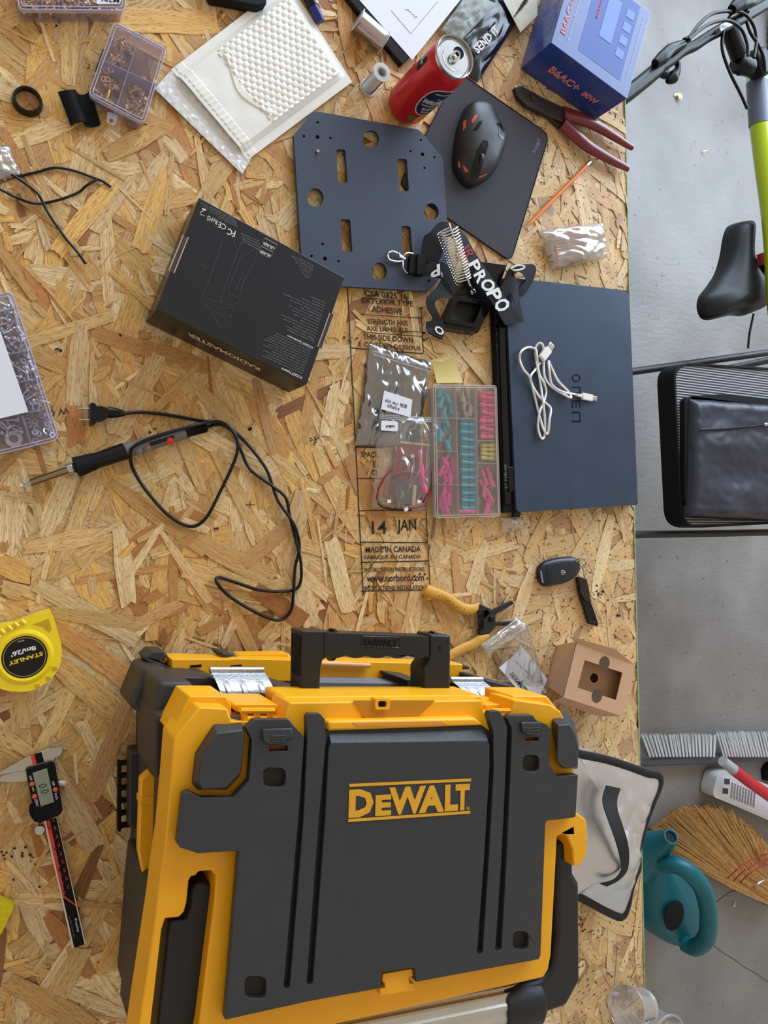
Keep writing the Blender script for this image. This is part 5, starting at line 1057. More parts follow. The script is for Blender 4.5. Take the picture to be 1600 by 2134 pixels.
tpx('#18079',kb((396,1262))[0],kb((466,1266))[0],kb((397,1240))[0],.0209,inkm,lb,thick=.0002,bold=.02)
rc=thing('red_card','dark red card inside the clear zip bag of wires','card',H(855,970,0))
M().prism(HW(kb((478,1368),(750,1396),(700,1850),(420,1800)),.006),.0065,.0045).build('card_sheet',mat('card_red',(150,36,48),.6),rc); M().prism(HW(kb((480,1366),(752,1394),(750,1410),(478,1382)),.0075),.0085,.0045).build('card_edge',mat('cream_edge',(226,206,150),.6),rc)
cb=thing('circuit_module','small dark circuit module with gold pads at the mouth of the clear zip bag','circuit board',H(864,909,0))
M().prism(HW(kb((568,1282),(628,1246),(688,1350),(610,1385)),.010),.0105,.0085).build('module_board',cc_,cb)
for k in range(6): M().box(H(*kb((585+k*9,1282-k*4))[0],.0108),(.0012,.002,.0006),.5).build('gold_pad',brass,cb)
dm=thing('driver_board','grey shielded circuit block coiled round by wires in the clear zip bag','circuit board',H(841,1028,0))
M().prism(HW(kb((472,1700),(520,1680),(615,1705),(605,1880),(468,1880)),.012),.013,.006).build('shield',mat('shield_grey',(78,80,86),.4,.3,bump=.3,bscale=200),dm,bevel=.001)
M().prism(HW(kb((612,1715),(640,1720),(628,1880),(604,1880)),.012),.0125,.006).build('pin_header',mat('header_cream',(222,212,180),.5),dm,bevel=.0004)
wr=mat('wire_red',(190,40,50),.5)
wi=thing('wire_bundle','looped black and red ribbon wire with white plugs in the clear zip bag','wire',H(830,1000,0))
for k,(pth,mt) in enumerate((([(600,1500),(480,1560),(400,1640),(340,1760),(350,1860),(450,1900),(600,1905),(700,1880)],rub),([(560,1520),(440,1600),(370,1700),(325,1800),(350,1880),(460,1915),(600,1920)],rub),([(620,1530),(500,1580),(420,1660),(380,1760),(400,1840),(480,1890),(620,1900),(690,1890)],wr),([(440,1660),(520,1625),(640,1640),(720,1700),(730,1790),(690,1860)],rub),([(450,1645),(530,1612),(650,1626),(728,1690),(738,1780),(700,1850)],wr),([(650,1650),(700,1720),(670,1830),(640,1850)],rub),([(430,1700),(470,1650),(560,1640)],rub),([(520,1545),(410,1620),(345,1730),(322,1830)],rub),([(528,1538),(418,1612),(352,1722),(326,1836)],wr))):
    M().tube(cr(HW(kb(*pth),.0085+.0012*k),6),.0011,6).build('wire_strand',mt,wi)
for x,y,a in ((540,1505,.4),(605,1490,.4),(418,1848,.1),(555,1912,.6),(655,1850,.1)): M().box(H(*kb((x,y))[0],.014),(.0065,.005,.004),a).build('wire_plug',white,wi,bevel=.0004)
for i,(x,y,a) in enumerate(((672,1530,.15),(690,1690,.25))):
    o=proto[('butt','pink')].copy(); S.collection.objects.link(o); o.scale=(1.5,1.5,1.6); o.location=H(*kb((x,y))[0],.015); o.rotation_euler=(PI/2,0,a); tag(o,('upper','lower')[i]+' of two large pink connectors inside the clear zip bag','connector','pink connectors in the zip bag')
sn=thing('sticky_note','pale yellow sticky note, top edge folded over, above the connector case','sticky note',H(930,775,0)); ym=mat('note_yellow',(238,222,150),.75)
def nf(u,v):
    p=lerp(lerp(Vector(kb((758,722))[0]),Vector(kb((938,712))[0]),u),lerp(Vector(kb((800,910))[0]),Vector(kb((1010,905))[0]),u),v); z=.002+.012*(1-v)**2; q=H(p.x,p.y,z); return q
M().shell(nf,10,12,.0003).build('note_sheet',ym,sn,smooth=60)
def nf2(u,v):
    p=lerp(lerp(Vector(kb((742,728))[0]),Vector(kb((1050,674))[0]),u),lerp(Vector(kb((835,740))[0]),Vector(kb((940,712))[0]),u),v**.8); z=.015+.006*u*(1-v); return H(p.x,p.y,z)
M().shell(nf2,12,8,.0003).build('folded_flap',ym,sn,smooth=60)
kf=lambda *p: C(860,1120,3.2,p)
kt_=thing('car_key','dark blue-black car key fob with a silver emblem on a split ring','key',H(1167,1192,0))
fob=kf((846,205),(880,165),(950,138),(1040,128),(1085,132),(1118,165),(1122,215),(1090,262),(1030,300),(950,322),(890,328),(858,300),(842,250))
fw_=[H(p.x,p.y,.009) for p in cr([(x,y,0) for x,y in fob],4,True)]
M().dome(fw_,.002,.013,None,8,3.2).build('fob_shell',mat('fob_navy',(30,34,46),.3),kt_,smooth=60)
m=M(); c=H(*kf((1003,234))[0],.0152); P=[c+Vector((math.cos(i*PI/12)*.0048,math.sin(i*PI/12)*.0036,0)) for i in range(24)]; m.tube(P,.0004,5,closed=True); m.build('emblem_ring',chrome,kt_)
tpx('H',(1170.5,1196),(1176,1195),(1172,1190.5),.0150,chrome,kt_,name='emblem',thick=.0005,bold=.02)
M().tube([H(*q,.0149) for q in kf((892,180),(900,250),(915,325))],.0003,4,flat=.5).build('seam',blkm,kt_); M().prism(HW(kf((850,225),(858,222),(872,305),(862,300)),.0125),.013,.011).build('grey_inlay',mat('inlay_grey',(130,134,138),.4),kt_)
m=M(); c=H(*kf((1117,170))[0],.012); u=Vector((.9,-.3,.1)).normalized(); v=Vector((.2,.7,.55)).normalized()
for k in range(2): M().tube([c+Vector((0,0,k*.0016))+(u*math.cos(i*PI/14)+v*math.sin(i*PI/14))*.0098 for i in range(28)],.0009,6,closed=True).build('split_ring',chrome,kt_)
M().tube(cr([H(*q,.008) for q in kf((1125,190),(1138,215),(1142,250),(1148,275))],4),.0016,6).build('chain_link',chrome,kt_)
fbm=M().prism(HW(kf((1100,268),(1120,262),(1156,278),(1172,350),(1182,420),(1148,425),(1120,380)),.010),.012,.002).build('fob_strap_clasp',mat('clasp_dark',(60,52,48),.3,.6),kt_,bevel=.001)
A=cr([H(*p,.009) for p in kf((1100,275),(1118,380),(1150,480),(1176,572))],5); B=cr([H(*p,.009) for p in kf((1150,275),(1180,410),(1205,480),(1238,578))],5); M().strap(A,B,.006).build('fob_strap',blkg,kt_)
M().prism(HW(kf((1176,560),(1232,565),(1239,582),(1232,594),(1188,580)),.010),.010,.001).build('strap_end',blkg,kt_,bevel=.001)
ws=thing('wire_stripper','wire stripper with mustard cushioned handles and black toothed jaws','wire stripper',H(1000,1280,0))
mus=mat('mustard_grip',(214,160,62),.5,bump=.3,bscale=300,var=.2,vscale=250); wsb=mat('stripper_black',(42,44,46),.4,.3,bump=.2,bscale=400)
P=cr(HW(kf((80,345),(110,362),(180,385),(240,410),(290,450),(350,480),(410,475),(440,440)),.008),5); M().tube(P,[.0088,.0100,.0088,.0082,.0090,.0092,.0080,.0030],14,flat=.6).build('handle_grip',mus,ws)
P=cr(HW(kf((88,375),(96,400),(102,412)),.006),4); M().tube(P,.0045,10).build('finger_stop',mus,ws)
P=cr(HW(kf((505,655),(450,680),(400,715),(330,745),(250,790),(180,850)),.008),5); M().tube(P,[.004,.0085,.0088,.0084,.0084,.008],14,flat=.6).build('handle_grip',mus,ws)
for x,y in ((140,375),(180,392),(220,405),(250,425),(270,445),(300,462),(320,470),(345,480),(200,388),(235,420)): M().lathe([(0,.0),(.0009,0),(0,.0004)],H(*kf((x,y))[0],.0134),(0,0,1),8).build('grip_dimple',blkm,ws)
M().prism(HW(kf((432,452),(455,446),(520,478),(552,520),(552,600),(515,640),(450,652),(442,620),(470,600),(474,490),(425,500),(418,475)),.011),.011,.004).build('pivot_plate',wsb,ws,bevel=.001)
def teeth(a,b,w,n):
    A,B=Vector(a),Vector(b); d=(B-A); s=Vector((-d.y,d.x)).normalized(); out=[A-s*w,B-s*w*.5,B+s*w*.3]
    for i in range(n): t=1-(i+.5)/n; out+=[A+d*(t+.25/n)+s*w*(.8),A+d*t+s*w*.35]
    out.append(A+s*w); return [tuple(q) for q in out]
M().prism(HW(kf(*teeth((540,505),(668,430),22,9)),.010),.010,.005).build('upper_jaw',wsb,ws,bevel=.0004)
M().prism(HW(kf(*[(x,y) for x,y in reversed(teeth((695,578),(545,575),-20,9))]),.009),.009,.004).build('lower_jaw',wsb,ws,bevel=.0004)
m=M(); a,b=H(*kf((446,490))[0],.012),H(*kf((462,615))[0],.012); ax=(b-a).normalized(); u=ax.cross(Vector((0,0,1))).normalized(); m.tube([lerp(a,b,i/144)+u*math.cos(i*PI/6)*.0045+Vector((0,0,1))*math.sin(i*PI/6)*.0045 for i in range(145)],.0008,5); m.build('spring',blkg,ws)
M().lathe([(0,0),(.0052,0),(.0052,.002),(.0040,.003),(0,.003)],H(*kf((524,542))[0],.011),(0,0,1),20).build('pivot_bolt',blkg,ws)
t,_=polybag('zip_bag','clear zip bag with a folded white leaflet between the stripper and brown box',[(1078,1287),(1100,1300),(1146,1446),(1040,1420)],.004,.005,.014,4,61,bagf,.002,40)
t['label']='clear zip bag holding a folded white leaflet, beside the brown box'
polybag('zip_bag','empty clear zip bag flap draped over the wire stripper jaws',[(1003,1345),(1079,1288),(1100,1312),(1018,1368)],.011,.004,.003,4,71,bagd,.002,30)
lf=thing('leaflet','folded white leaflet with black lettering inside a clear zip bag','leaflet',H(1090,1395,0))
l_=M().prism(HW(kf((575,870),(735,735),(895,945),(845,1060),(715,1035)),.010),.0105,.0095).build('leaflet_sheet',paperm,lf,smooth=0)
tpx('RADIOMASTER',kf((640,910))[0],kf((745,1040))[0],kf((672,898))[0],.0107,inkm,l_,thick=.0002,bold=.03)
tpx('quick start manual guide',kf((680,828))[0],kf((800,940))[0],kf((688,822))[0],.0107,gry,l_,thick=.0002)
kr2=mat('kraft',(206,166,132),.75,bump=.15,bscale=400,var=.06,vscale=40); krd=mat('kraft_inner',(184,146,114),.8)
bxn=thing('kraft_box','brown cardboard box with a square window cut in its top face','box',H(1225,1410,0))
fz=.068; FQ=kf((1090,700),(1480,850),(1400,1190),(1003,1062)); fwd=HW(FQ,fz); win=HW(kf((1146,818),(1398,902),(1356,1084),(1098,1002)),fz)
M().prism(fwd,fz,fz-.0012,[win]).build('front_face',kr2,bxn,smooth=0)
bt=[Vector((v.x,v.y,.0008)) for v in fwd]
b0=HW(kf((965,722),(885,978)),.0008)
m=M(); m.add([fwd[0],fwd[3],b0[1],b0[0]]+[v+Vector((.001,0,0)) for v in (fwd[0],fwd[3],b0[1],b0[0])],[(0,1,2,3),(7,6,5,4),(0,4,5,1),(1,5,6,2),(2,6,7,3),(3,7,4,0)]); m.build('side_face',kr2,bxn,smooth=0)
def wall4(a,b,c_,d,name): 
    n=(b-a).cross(d-a).normalized()*.0009; M().hexa([a,b,c_,d],[a+n,b+n,c_+n,d+n]).build(name,kr2,bxn,smooth=0)
wall4(fwd[1],fwd[2],bt[2],bt[1],'side_face'); wall4(fwd[2],fwd[3],b0[1],bt[2],'side_face'); wall4(fwd[0],fwd[1],bt[1],b0[0],'side_face')
M().prism([b0[0],b0[1],bt[2],bt[1]],.0016,.0006).build('back_face',krd,bxn,smooth=0)
inner=HW(kf((1150,822),(1392,904),(1350,1090),(1092,1006)),.045); hole=[H(*kf((1210+27*math.cos(i*PI/12),938+32*math.sin(i*PI/12)))[0],.045) for i in range(24)]
big=[lerp(sum(inner,Vector())/4,p,1.35) for p in inner]; M().prism(big,.045,.044,[hole]).build('inner_tray',krd,bxn,smooth=0)
for cx,cy in ((1277,838),(1228,1056)): M().lathe([(0,0),(.0115,0),(.0115,.0003),(0,.0003)],H(*kf((cx,cy))[0],fz+.0001),(0,0,1),24).build('thumb_hole',mat('thumb_brown',(92,74,56),.8),bxn)
q=HW(kf((1480,850),(1330,742),(1030,655),(1090,700)),fz); q[1].z=.075; q[2].z=.072; m=M(); m.hexa(q,[v-Vector((0,0,.001)) for v in q]); m.build('top_flap',kr2,bxn,smooth=0)
q=HW(kf((1003,1062),(1400,1190),(1250,1196),(940,1092)),fz); q[2]=H(*kf((1250,1196))[0],.05); q[3]=H(*kf((940,1092))[0],.05); M().hexa(q,[v-Vector((0,0,.001)) for v in q]).build('bottom_flap',kr2,bxn,smooth=0)
tag(M().prism(HW([(958,1405),(1040,1416),(1078,1438),(1086,1462),(1000,1450)],.003),.003,.0005).build('cardboard_piece',kr2),'flat brown cardboard scrap poking out behind the toolbox','cardboard')
# ------------------------------------------------------------------ silver pouch
kv=lambda *p: C(1180,1480,3.81,p)
sp_=thing('insulated_pouch','silver fabric pouch with black trim and a black handle, right of the toolbox','pouch',H(1290,1740,0))
sil=mat('silver_fabric',(214,214,216),.24,.85,bump=.35,bscale=1200); trm=mat('trim_black',(22,22,25),.6,bump=.2,bscale=500)
fo_=kv((-60,330),(100,352),(300,390),(500,452),(640,502),(712,515),(742,540),(738,600),(690,720),(640,850),(600,990),(565,1130),(570,1240),(540,1330),(510,1420),(480,1570),(435,1640),(330,1600),(200,1530),(100,1480),(-60,1420))
pts=[H(x,y,.045) for x,y in fo_]; ctr=sum(pts,Vector())/len(pts); m=M(); rings=34; vs=[];n=len(pts)*3; PP=[p for p in cr(pts,6,True)]
def dent(p):
    a=H(1270,1810,.07); z=.030*math.exp(-((p.x-a.x)**2+(p.y-a.y)**2)/.0022); return z+.016*noise.noise(p*13)+.009*abs(noise.noise(p*34))
for k in range(rings+1):
    s=1-k/rings
    for p in PP:
        q=ctr+(p-ctr)*max(s,.001); vs.append(Vector((q.x,q.y,.045+(.014*(1-s**3)+dent(q)*(1-s**2)))))
n=len(PP); m.add(vs,[(k*n+i,k*n+(i+1)%n,(k+1)*n+(i+1)%n,(k+1)*n+i) for k in range(rings) for i in range(n)]); m.build('front_fabric',sil,sp_,smooth=80)
m=M(); low=[Vector((lerp(ctr.x,p.x,.93),lerp(ctr.y,p.y,.96),.004)) for p in PP]; m.add(PP+low,[(i,(i+1)%n,n+(i+1)%n,n+i) for i in range(n)]+[tuple(range(2*n-1,n-1,-1))]); m.build('back_fabric',sil,sp_,smooth=60)
M().tube(PP,.0075,10,closed=True,flat=.6).build('edge_trim',trm,sp_)
M().shell(lambda u,v: (lambda p: Vector((p.x,p.y,.040+.004*math.sin(u*9)*v)))(H(*lerp(lerp(Vector(kv((60,270))[0]),Vector(kv((540,445))[0]),u),lerp(Vector(kv((80,345))[0]),Vector(kv((620,500))[0]),u),v),.040)),12,5,.001).build('rear_lip',sil,sp_,smooth=60)
A=cr([H(*p,z) for p,z in zip(kv((320,598),(292,700),(305,790),(352,920),(400,1060),(430,1180),(440,1270),(380,1345),(262,1378)),(.075,.082,.09,.1,.108,.108,.1,.088,.08))],5); B=cr([H(*p,z) for p,z in zip(kv((432,622),(405,710),(410,800),(450,920),(485,1040),(500,1150),(485,1270),(420,1350),(320,1402)),(.075,.082,.09,.1,.108,.108,.1,.088,.08))],5)
M().strap(A,B,.002).build('carry_strap',trm,sp_)
# ------------------------------------------------------------------ clear cups
cup_m=clear('cup_plastic',(235,235,235),milky=.14,gloss=.14)
def cup(o,ax,label,L=.07,r0=.026,r1=.034):
    t=thing('plastic_cup',label,'cup',(o.x,o.y,0),'clear plastic measuring cups'); ax=Vector(ax).normalized()
    M().lathe([(0,0),(r0,0),(r1,L),(r1+.003,L+.001),(r1+.003,L+.003),(r1-.001,L+.002),(r0-.001,.001),(0,.001)],o,ax,40).build('cup_wall',cup_m,t)
    M().lathe([(r1*.97,L*.9),(r1*.97+.0012,L*.92),(r1*.97,L*.94)],o,ax,40).build('rim_ring',rim_p,t); M().lathe([(r0,.004),(r0+.0012,.006),(r0,.008)],o,ax,40).build('base_ring',rim_p,t)
    u=ax.orthogonal().normalized(); v=ax.cross(u)
    for k in range(5):
        rr_=lerp(r0,r1,.2+.15*k)+.0004; ang0=1.0; P=[o+ax*L*(.2+.15*k)+(u*math.cos(a)+v*math.sin(a))*rr_ for a in (2.0,2.1,2.2)]; M().tube(P,.0004,4).build('graduation_mark',inkm,t)
c1=H(1345,2096,.036); a1=(H(1297,2099,.045)-c1); cup(c1,a1,'clear cup lying on its side at the bench edge, mouth to the left',.055)
cup(H(1352,2128,.002),(0.0,0,1),'clear cup standing at the bench edge, cut by the photo bottom',.045)
# ------------------------------------------------------------------ things on the floor
teal=mat('teal_plastic',(10,96,106),.38,bump=.1,bscale=80)
kz=lambda *p: C(1180,1760,3.81,p)
wc_=thing('watering_can','teal plastic watering can on the concrete floor beside the broom','watering can',H(1410,1880,FZ))
zb=-.74
body=kz((560,-60),(640,-20),(760,40),(880,110),(1000,240),(1080,400),(1100,560),(1060,700),(960,790),(820,790),(700,700),(620,600),(570,420),(545,200))
bw=[H(x,y,-.80) for x,y in body]; bw=[p for p in cr(bw,3,True)]
m=M(); n=len(bw); c0=sum(bw,Vector())/n; vs=[]
for z,s in ((FZ+.002,.86),(FZ+.03,.95),(-.86,1.0),(-.80,1.0),(-.76,.93),(-.735,.78),(-.725,.5),(-.72,.01)): vs+=[Vector((lerp(c0.x,p.x,s),lerp(c0.y,p.y,s),z)) for p in bw]
m.add(vs,[(k*n+i,k*n+(i+1)%n,(k+1)*n+(i+1)%n,(k+1)*n+i) for k in range(7) for i in range(n)]+[tuple(reversed(range(n)))]); m.build('tank',teal,wc_,smooth=70)
M().lathe([(0,0),(.046,0),(.046,.003),(0,.003)],H(*kz((852,562))[0],-.722),(.05,0,1),28).build('filling_hole',mat('hollow_teal',(3,8,9),.9),wc_)
P=cr([H(*p,z) for p,z in zip(kz((760,170),(860,160),(970,215),(1070,330),(1118,470),(1130,620),(1105,750),(1020,815),(930,780)),(-.70,-.66,-.63,-.62,-.62,-.63,-.65,-.70,-.74))],6); M().tube(P,[.024,.027,.028,.028,.027,.027,.027,.025],16).build('handle',teal,wc_)
for i in range(16): 
    p=P[20+i]; q=p+(c0-p).normalized()*.026; M().box(q+Vector((0,0,.006)),(.012,.006,.014),.4).build('handle_rib',teal,wc_,bevel=.001)
P=[H(*p,z) for p,z in zip(kv((560,1160),(700,1090),(828,1006)),(-.80,-.74,-.66))]; M().tube(P,[.085,.052,.023],22,caps=False).build('spout',teal,wc_)
M().lathe([(.0,0),(.018,0)],P[2]+(P[2]-P[1]).normalized()*-.004,(P[2]-P[1]),20).build('spout_mouth',mat('mouth_dark',(6,26,28),.8),wc_); ax_=(P[2]-P[1]).normalized(); uu=ax_.orthogonal().normalized(); v2=ax_.cross(uu)
M().tube([P[2]+(uu*math.cos(i*PI/12)+v2*math.sin(i*PI/12))*.021 for i in range(24)],.004,8,closed=True).build('spout_rim',teal,wc_)
cbm=thing('corn_broom','straw broom with red stitching lying on the floor behind the watering can','broom',H(1500,1790,FZ))
straw=mat('straw',(206,164,102),.7,var=.45,vscale=60); straw2=mat('straw_dark',(150,110,60),.8)
tipL=[Vector(p) for p in kv((650,1010),(700,930),(830,810),(960,770),(1100,775),(1250,800),(1380,880),(1470,960),(1560,1080),(1620,1140))]; tipc=[Vector((v.x,v.y)) for v in cr([(p.x,p.y,0) for p in tipL],8)]
rootA,rootB=Vector(kv((1300,1390))[0]),Vector(kv((1700,1180))[0]); endA,endB=Vector(kv((1640,1560))[0]),Vector(kv((1800,1350))[0])
r=random.Random(8)
for mt,nn_,zo in ((straw,1150,0),(straw2,250,.012)):
    m=M()
    for i in range(nn_):
        t=r.random(); tip=tipc[int(t*(len(tipc)-1))]+Vector((r.gauss(0,5),r.gauss(0,5))); rt_=lerp(rootA,rootB,t)+Vector((r.gauss(0,2),r.gauss(0,2))); en=lerp(endA,endB,t)
        tip=lerp(tip,rt_,r.random()**3*.35); z=FZ+.012+r.uniform(0,.075)*(4*t*(1-t))**.5-zo*.3; z2=FZ+.02+r.uniform(.3,1)*.06
        P=[H(tip.x,tip.y,z),H(*lerp(tip,rt_,.5),lerp(z,z2,.5)),H(rt_.x,rt_.y,z2),H(en.x,en.y,z2)]; m.tube(P,[.0010,.0018,.0020,.0020],3,caps=False)
    o=m.build('bristles',mt,cbm,smooth=0,fix=False); o['kind']='stuff'
bcore=M(); bcore.prism([H(p.x,p.y,FZ+.03) for p in [tipc[6],tipc[24],tipc[44],tipc[60]]]+[H(*rootB,FZ+.03),H(*endB,FZ+.03),H(*endA,FZ+.03),H(*rootA,FZ+.03)],FZ+.03,FZ+.001); bcore.build('bristle_core',straw2,cbm,bevel=.01)
rs=mat('red_thread',(170,34,36),.6)
for k in range(3):
    a,b=Vector(kv((1255+k*50,1365+k*18))[0]),Vector(kv((1640+k*20,1130+k*36))[0]); P=[H(*(lerp(a,b,t)+Vector((-6*math.sin(t*PI),-9*math.sin(t*PI)))),FZ+.045+.068*math.sin(PI*min(1,t*.9+.08))) for t in [i/16 for i in range(17)]]; M().tube(P,.0022,6).build('stitching',rs,cbm)
P=[H(*p,z) for p,z in zip(kv((1475,1458),(1500,1400),(1560,1355),(1640,1330)),(FZ+.03,FZ+.09,FZ+.1,FZ+.1))]; M().tube(cr(P,5),.003,6).build('binding_wire',steel,cbm)
M().tube([H(*kv((1700,1480))[0],FZ+.04),H(*kv((2500,1900))[0],FZ+.04)],.013,12).build('broom_stick',mat('stick_wood',(190,150,100),.5),cbm)
pb_=thing('push_broom','wide push broom head with pale grey bristles lying on the floor','broom',H(1460,1560,FZ))
M().prism(HW(kv((560,330),(640,395),(1800,340),(1800,400),(660,450),(560,440)),FZ+.055),FZ+.055,FZ+.001).build('broom_block',mat('block_grey',(74,76,84),.6),pb_,bevel=.006)
M().prism(HW(kv((560,215),(620,200),(680,385),(650,440),(560,440)),FZ+.05),FZ+.05,FZ+.02).build('block_end',mat('block_end_grey',(110,110,112),.6),pb_,bevel=.008)
m=M(); r=random.Random(6)
for sec in ((600,1175,665,1170,20),(1195,1800,1250,1850,27)):
    for row in range(2):
        for i in range(sec[4]):
            t=i/(sec[4]-1); a=kv((lerp(sec[2],sec[3],t),372-row*4))[0]; b=kv((lerp(sec[0],sec[1],t),205-row*14-(18 if sec[0]>1000 else 0)))[0]
            for q in range(3): m.tube([H(a[0]+q*1.0-1,a[1],FZ+.055+row*.012),H(b[0]+r.uniform(-1.5,1.5)+q*1.6-1,b[1]+r.uniform(-2,2),FZ+.045+row*.014)],[.0026,.0018],5)
o=m.build('bristles',mat('bristle_grey',(196,198,200),.6),pb_,fix=False); o['kind']='stuff'
bo_=thing('bottle','white plastic bottle with a printed label lying on the floor','bottle',H(1550,1660,FZ))
q=HW(C(1180,1480,3.81,[(p.x,p.y) for p in rounded([(1165,640),(1200,500),(1290,478),(1900,700),(1900,1000),(1250,720),(1170,690)],60,5)]),FZ+.06); M().prism(q,FZ+.06,FZ+.004).build('bottle_body',mat('bottle_white',(206,210,210),.4),bo_,bevel=.02,seg=4)
lb=M().prism(HW(kv((1240,530),(1300,520),(1900,760),(1900,960),(1530,825),(1235,690)),FZ+.0605),FZ+.0608,FZ+.0602).build('bottle_label',mat('label_pale',(214,216,220),.5),bo_,smooth=0)
for k in range(9): tpx('mmmmmm mmmm mmmmm mmm',kv((1315+k*22,700+k*9))[0],kv((1325+k*22,575+k*10))[0],kv((1300+k*22,697+k*9))[0],FZ+.061,gry,lb,thick=.0003)
for x,y in ((1275,565),(1262,640)): M().prism(HW(kv((x-22,y-22),(x+22,y-18),(x+22,y+26),(x-22,y+22)),FZ+.061),FZ+.0612,FZ+.0605).build('warning_symbol',dgry,lb)
rh=thing('scraper_handle','red tool handle with a grey tip lying across the white bottle','tool',H(1560,1620,FZ)); 
P=[H(*p,z) for p,z in zip(kv((1240,402),(1330,475)),(-.83,-.83))]; M().tube(P,[.018,.020],14).build('grey_tip',mat('tip_grey',(170,172,174),.5),rh)
P=[H(*p,z) for p,z in zip(kv((1325,470),(1450,570),(1640,700),(1900,860)),(-.83,-.83,-.83,-.84))]; M().tube(P,[.021,.020,.022,.022],14).build('red_shaft',mat('shaft_red',(200,34,50),.4),rh)
tag(M().dome([H(x,y,FZ) for x,y in kv((1540,470),(1570,420),(1640,395),(1700,470),(1640,570),(1550,550))],FZ+.0,.08,n=5).build('black_pot',blkm),'black object by the photo right edge above the white bottle','pot')
m=M(); r=random.Random(2)
def shave(px,py,s,n,label,sd):
    r=random.Random(sd); t=thing('wood_shaving',label,'wood chip',H(px,py,FZ)); 
    for i in range(n):
        c=H(px+r.gauss(0,s*3.0),py+r.gauss(0,s*3.4),FZ+.002+r.random()*.012); a=r.uniform(0,6.28); q=[c+Vector((math.cos(a+j*.5)*j*.003*s,math.sin(a+j*.5)*j*.003*s,.002*math.sin(j))) for j in range(5)]; M().tube(q,.0035*s,5,flat=.3).build('curl',shm,t)
shm=mat('shaving_wood',(226,200,160),.8)
shave(1416,198,1.2,9,'larger tuft of pale wood shavings on the blue-grey floor',1); shave(1470,318,.6,4,'small wood shaving on the floor, below the larger tuft',2); shave(1530,96*0+1882,.8,3,'pale crumb on the floor right of the watering can',3)
# ------------------------------------------------------------------ bicycle
kx=lambda *p: C(1050,0,2.909,p)
bk=thing('bicycle','lime green bicycle with black handlebar and saddle, cut by the right photo edge','bicycle',(1.95,.6,FZ))
bkb=mat('bike_black',(12,14,15),.35,spec=.3,bump=.1,bscale=300); lime=mat('bike_lime',(176,198,24),.25,coat=.5)
def bt_(p,r_,z,name,mt=bkb,par=bk,k=kx,n=14,nn=5,flat=1): 
    zl=z if isinstance(z,(list,tuple)) else [z]*len(p); P=cr([H(*q,a) for q,a in zip(k(*p),zl)],nn); 
    return M().tube(P,r_,n,flat=flat).build(name,mt,par)
bt_(((640,650),(760,560),(860,480),(930,420)),.0185,-.30,'rubber_grip'); hb_=bt_(((900,440),(1000,375),(1080,310),(1150,280),(1230,228),(1330,172),(1450,108),(1600,20),(1760,-80)),[.0135,.0135,.0145,.0135,.0130,.0150,.0150,.0135,.0135],-.30,'handlebar')
bt_(((915,385),(960,350),(1010,300),(1090,262)),[.010,.016,.014,.008],-.28,'shift_pod'); bt_(((1095,250),(1118,238)),.0085,-.28,'cable_barrel'); bt_(((1050,380),(1052,420),(1020,470),(990,492)),[.007,.008,.016,.006],-.31,'brake_lever'); bt_(((930,430),(980,450)),.012,-.31,'lever_clamp')
bt_(((1380,60),(1430,20),(1490,10),(1515,0)),[.012,.020,.016,.01],-.27,'brake_lever'); bt_(((1455,20),(1462,80)),.011,-.28,'lever_clamp')
M().prism(HW(kx((1298,170),(1310,150),(1372,118),(1388,150),(1310,196)),-.275),-.272,-.29).build('silver_clamp',mat('clamp_silver',(150,150,152),.4,.6,bump=.4,bscale=200),bk,bevel=.002)
bt_(((1365,175),(1400,270),(1432,350)),[.0215,.0225,.0235],-.31,'stem')
M().lathe([(0,0),(.021,0),(.024,.006),(.024,.05),(.021,.056),(0,.056)],H(*kx((1398,385))[0],-.33),(1,.0,.15),24).build('headset_cap',bkb,bk)
M().lathe([(0,0),(.035,0),(.038,.006),(.038,.035),(.03,.045),(0,.045)],H(*kx((1490,405))[0],-.36),(.3,0,1),28).build('headset',bkb,bk)
M().lathe([(0,0),(.043,0),(.043,.03),(.036,.036)],H(*kx((1500,425))[0],-.385),(.3,0,1),28).build('head_tube',lime,bk)
r=random.Random(12)
for i in range(7): M().dome([H(*kx((1425+r.uniform(-20,60)+math.cos(a)*9,430+r.uniform(-18,18)+math.sin(a)*9))[0],-.33) for a in [j*PI/4 for j in range(8)]],-.335,.012,n=3).build('fork_bolt',blkg,bk)
bt_(((1530,440),(1545,700),(1580,1000),(1620,1300),(1640,1560),(1660,1900)),.0275,-.37,'top_tube',lime); bt_(((1532,500),(1548,760)),.0282,-.37,'grey_band',mat('band_grey',(92,100,112),.35)); bt_(((1531,478),(1532,500)),.0283,-.37,'white_band',white)
bt_(((1552,420),(1640,900),(1700,1400)),.026,-.55,'down_tube',lime)
k6=lambda *p: C(1280,400,4.6406,p)
M().lathe([(0,0),(.028,0),(.028,.09),(0,.09)],H(*k6((1385,730))[0],-.45),(1,.1,-.1),22).build('seat_clamp',bkb,bk)
bt_(((1480,580),(1500,680)),.03,-.40,'red_band',rd,k=k6)
so=k6((1290,262),(1335,264),(1356,320),(1352,450),(1345,560),(1368,680),(1430,780),(1510,860),(1575,930),(1600,1010),(1545,1085),(1450,1132),(1340,1170),(1230,1163),(1130,1185),(1010,1210),(938,1178),(908,1080),(925,980),(1000,880),(1080,750),(1130,580),(1160,400),(1205,290))
sw=[H(p.x,p.y,-.43) for p in cr([(x,y,0) for x,y in so],3,True)]; c=H(*k6((1290,900))[0],-.40)
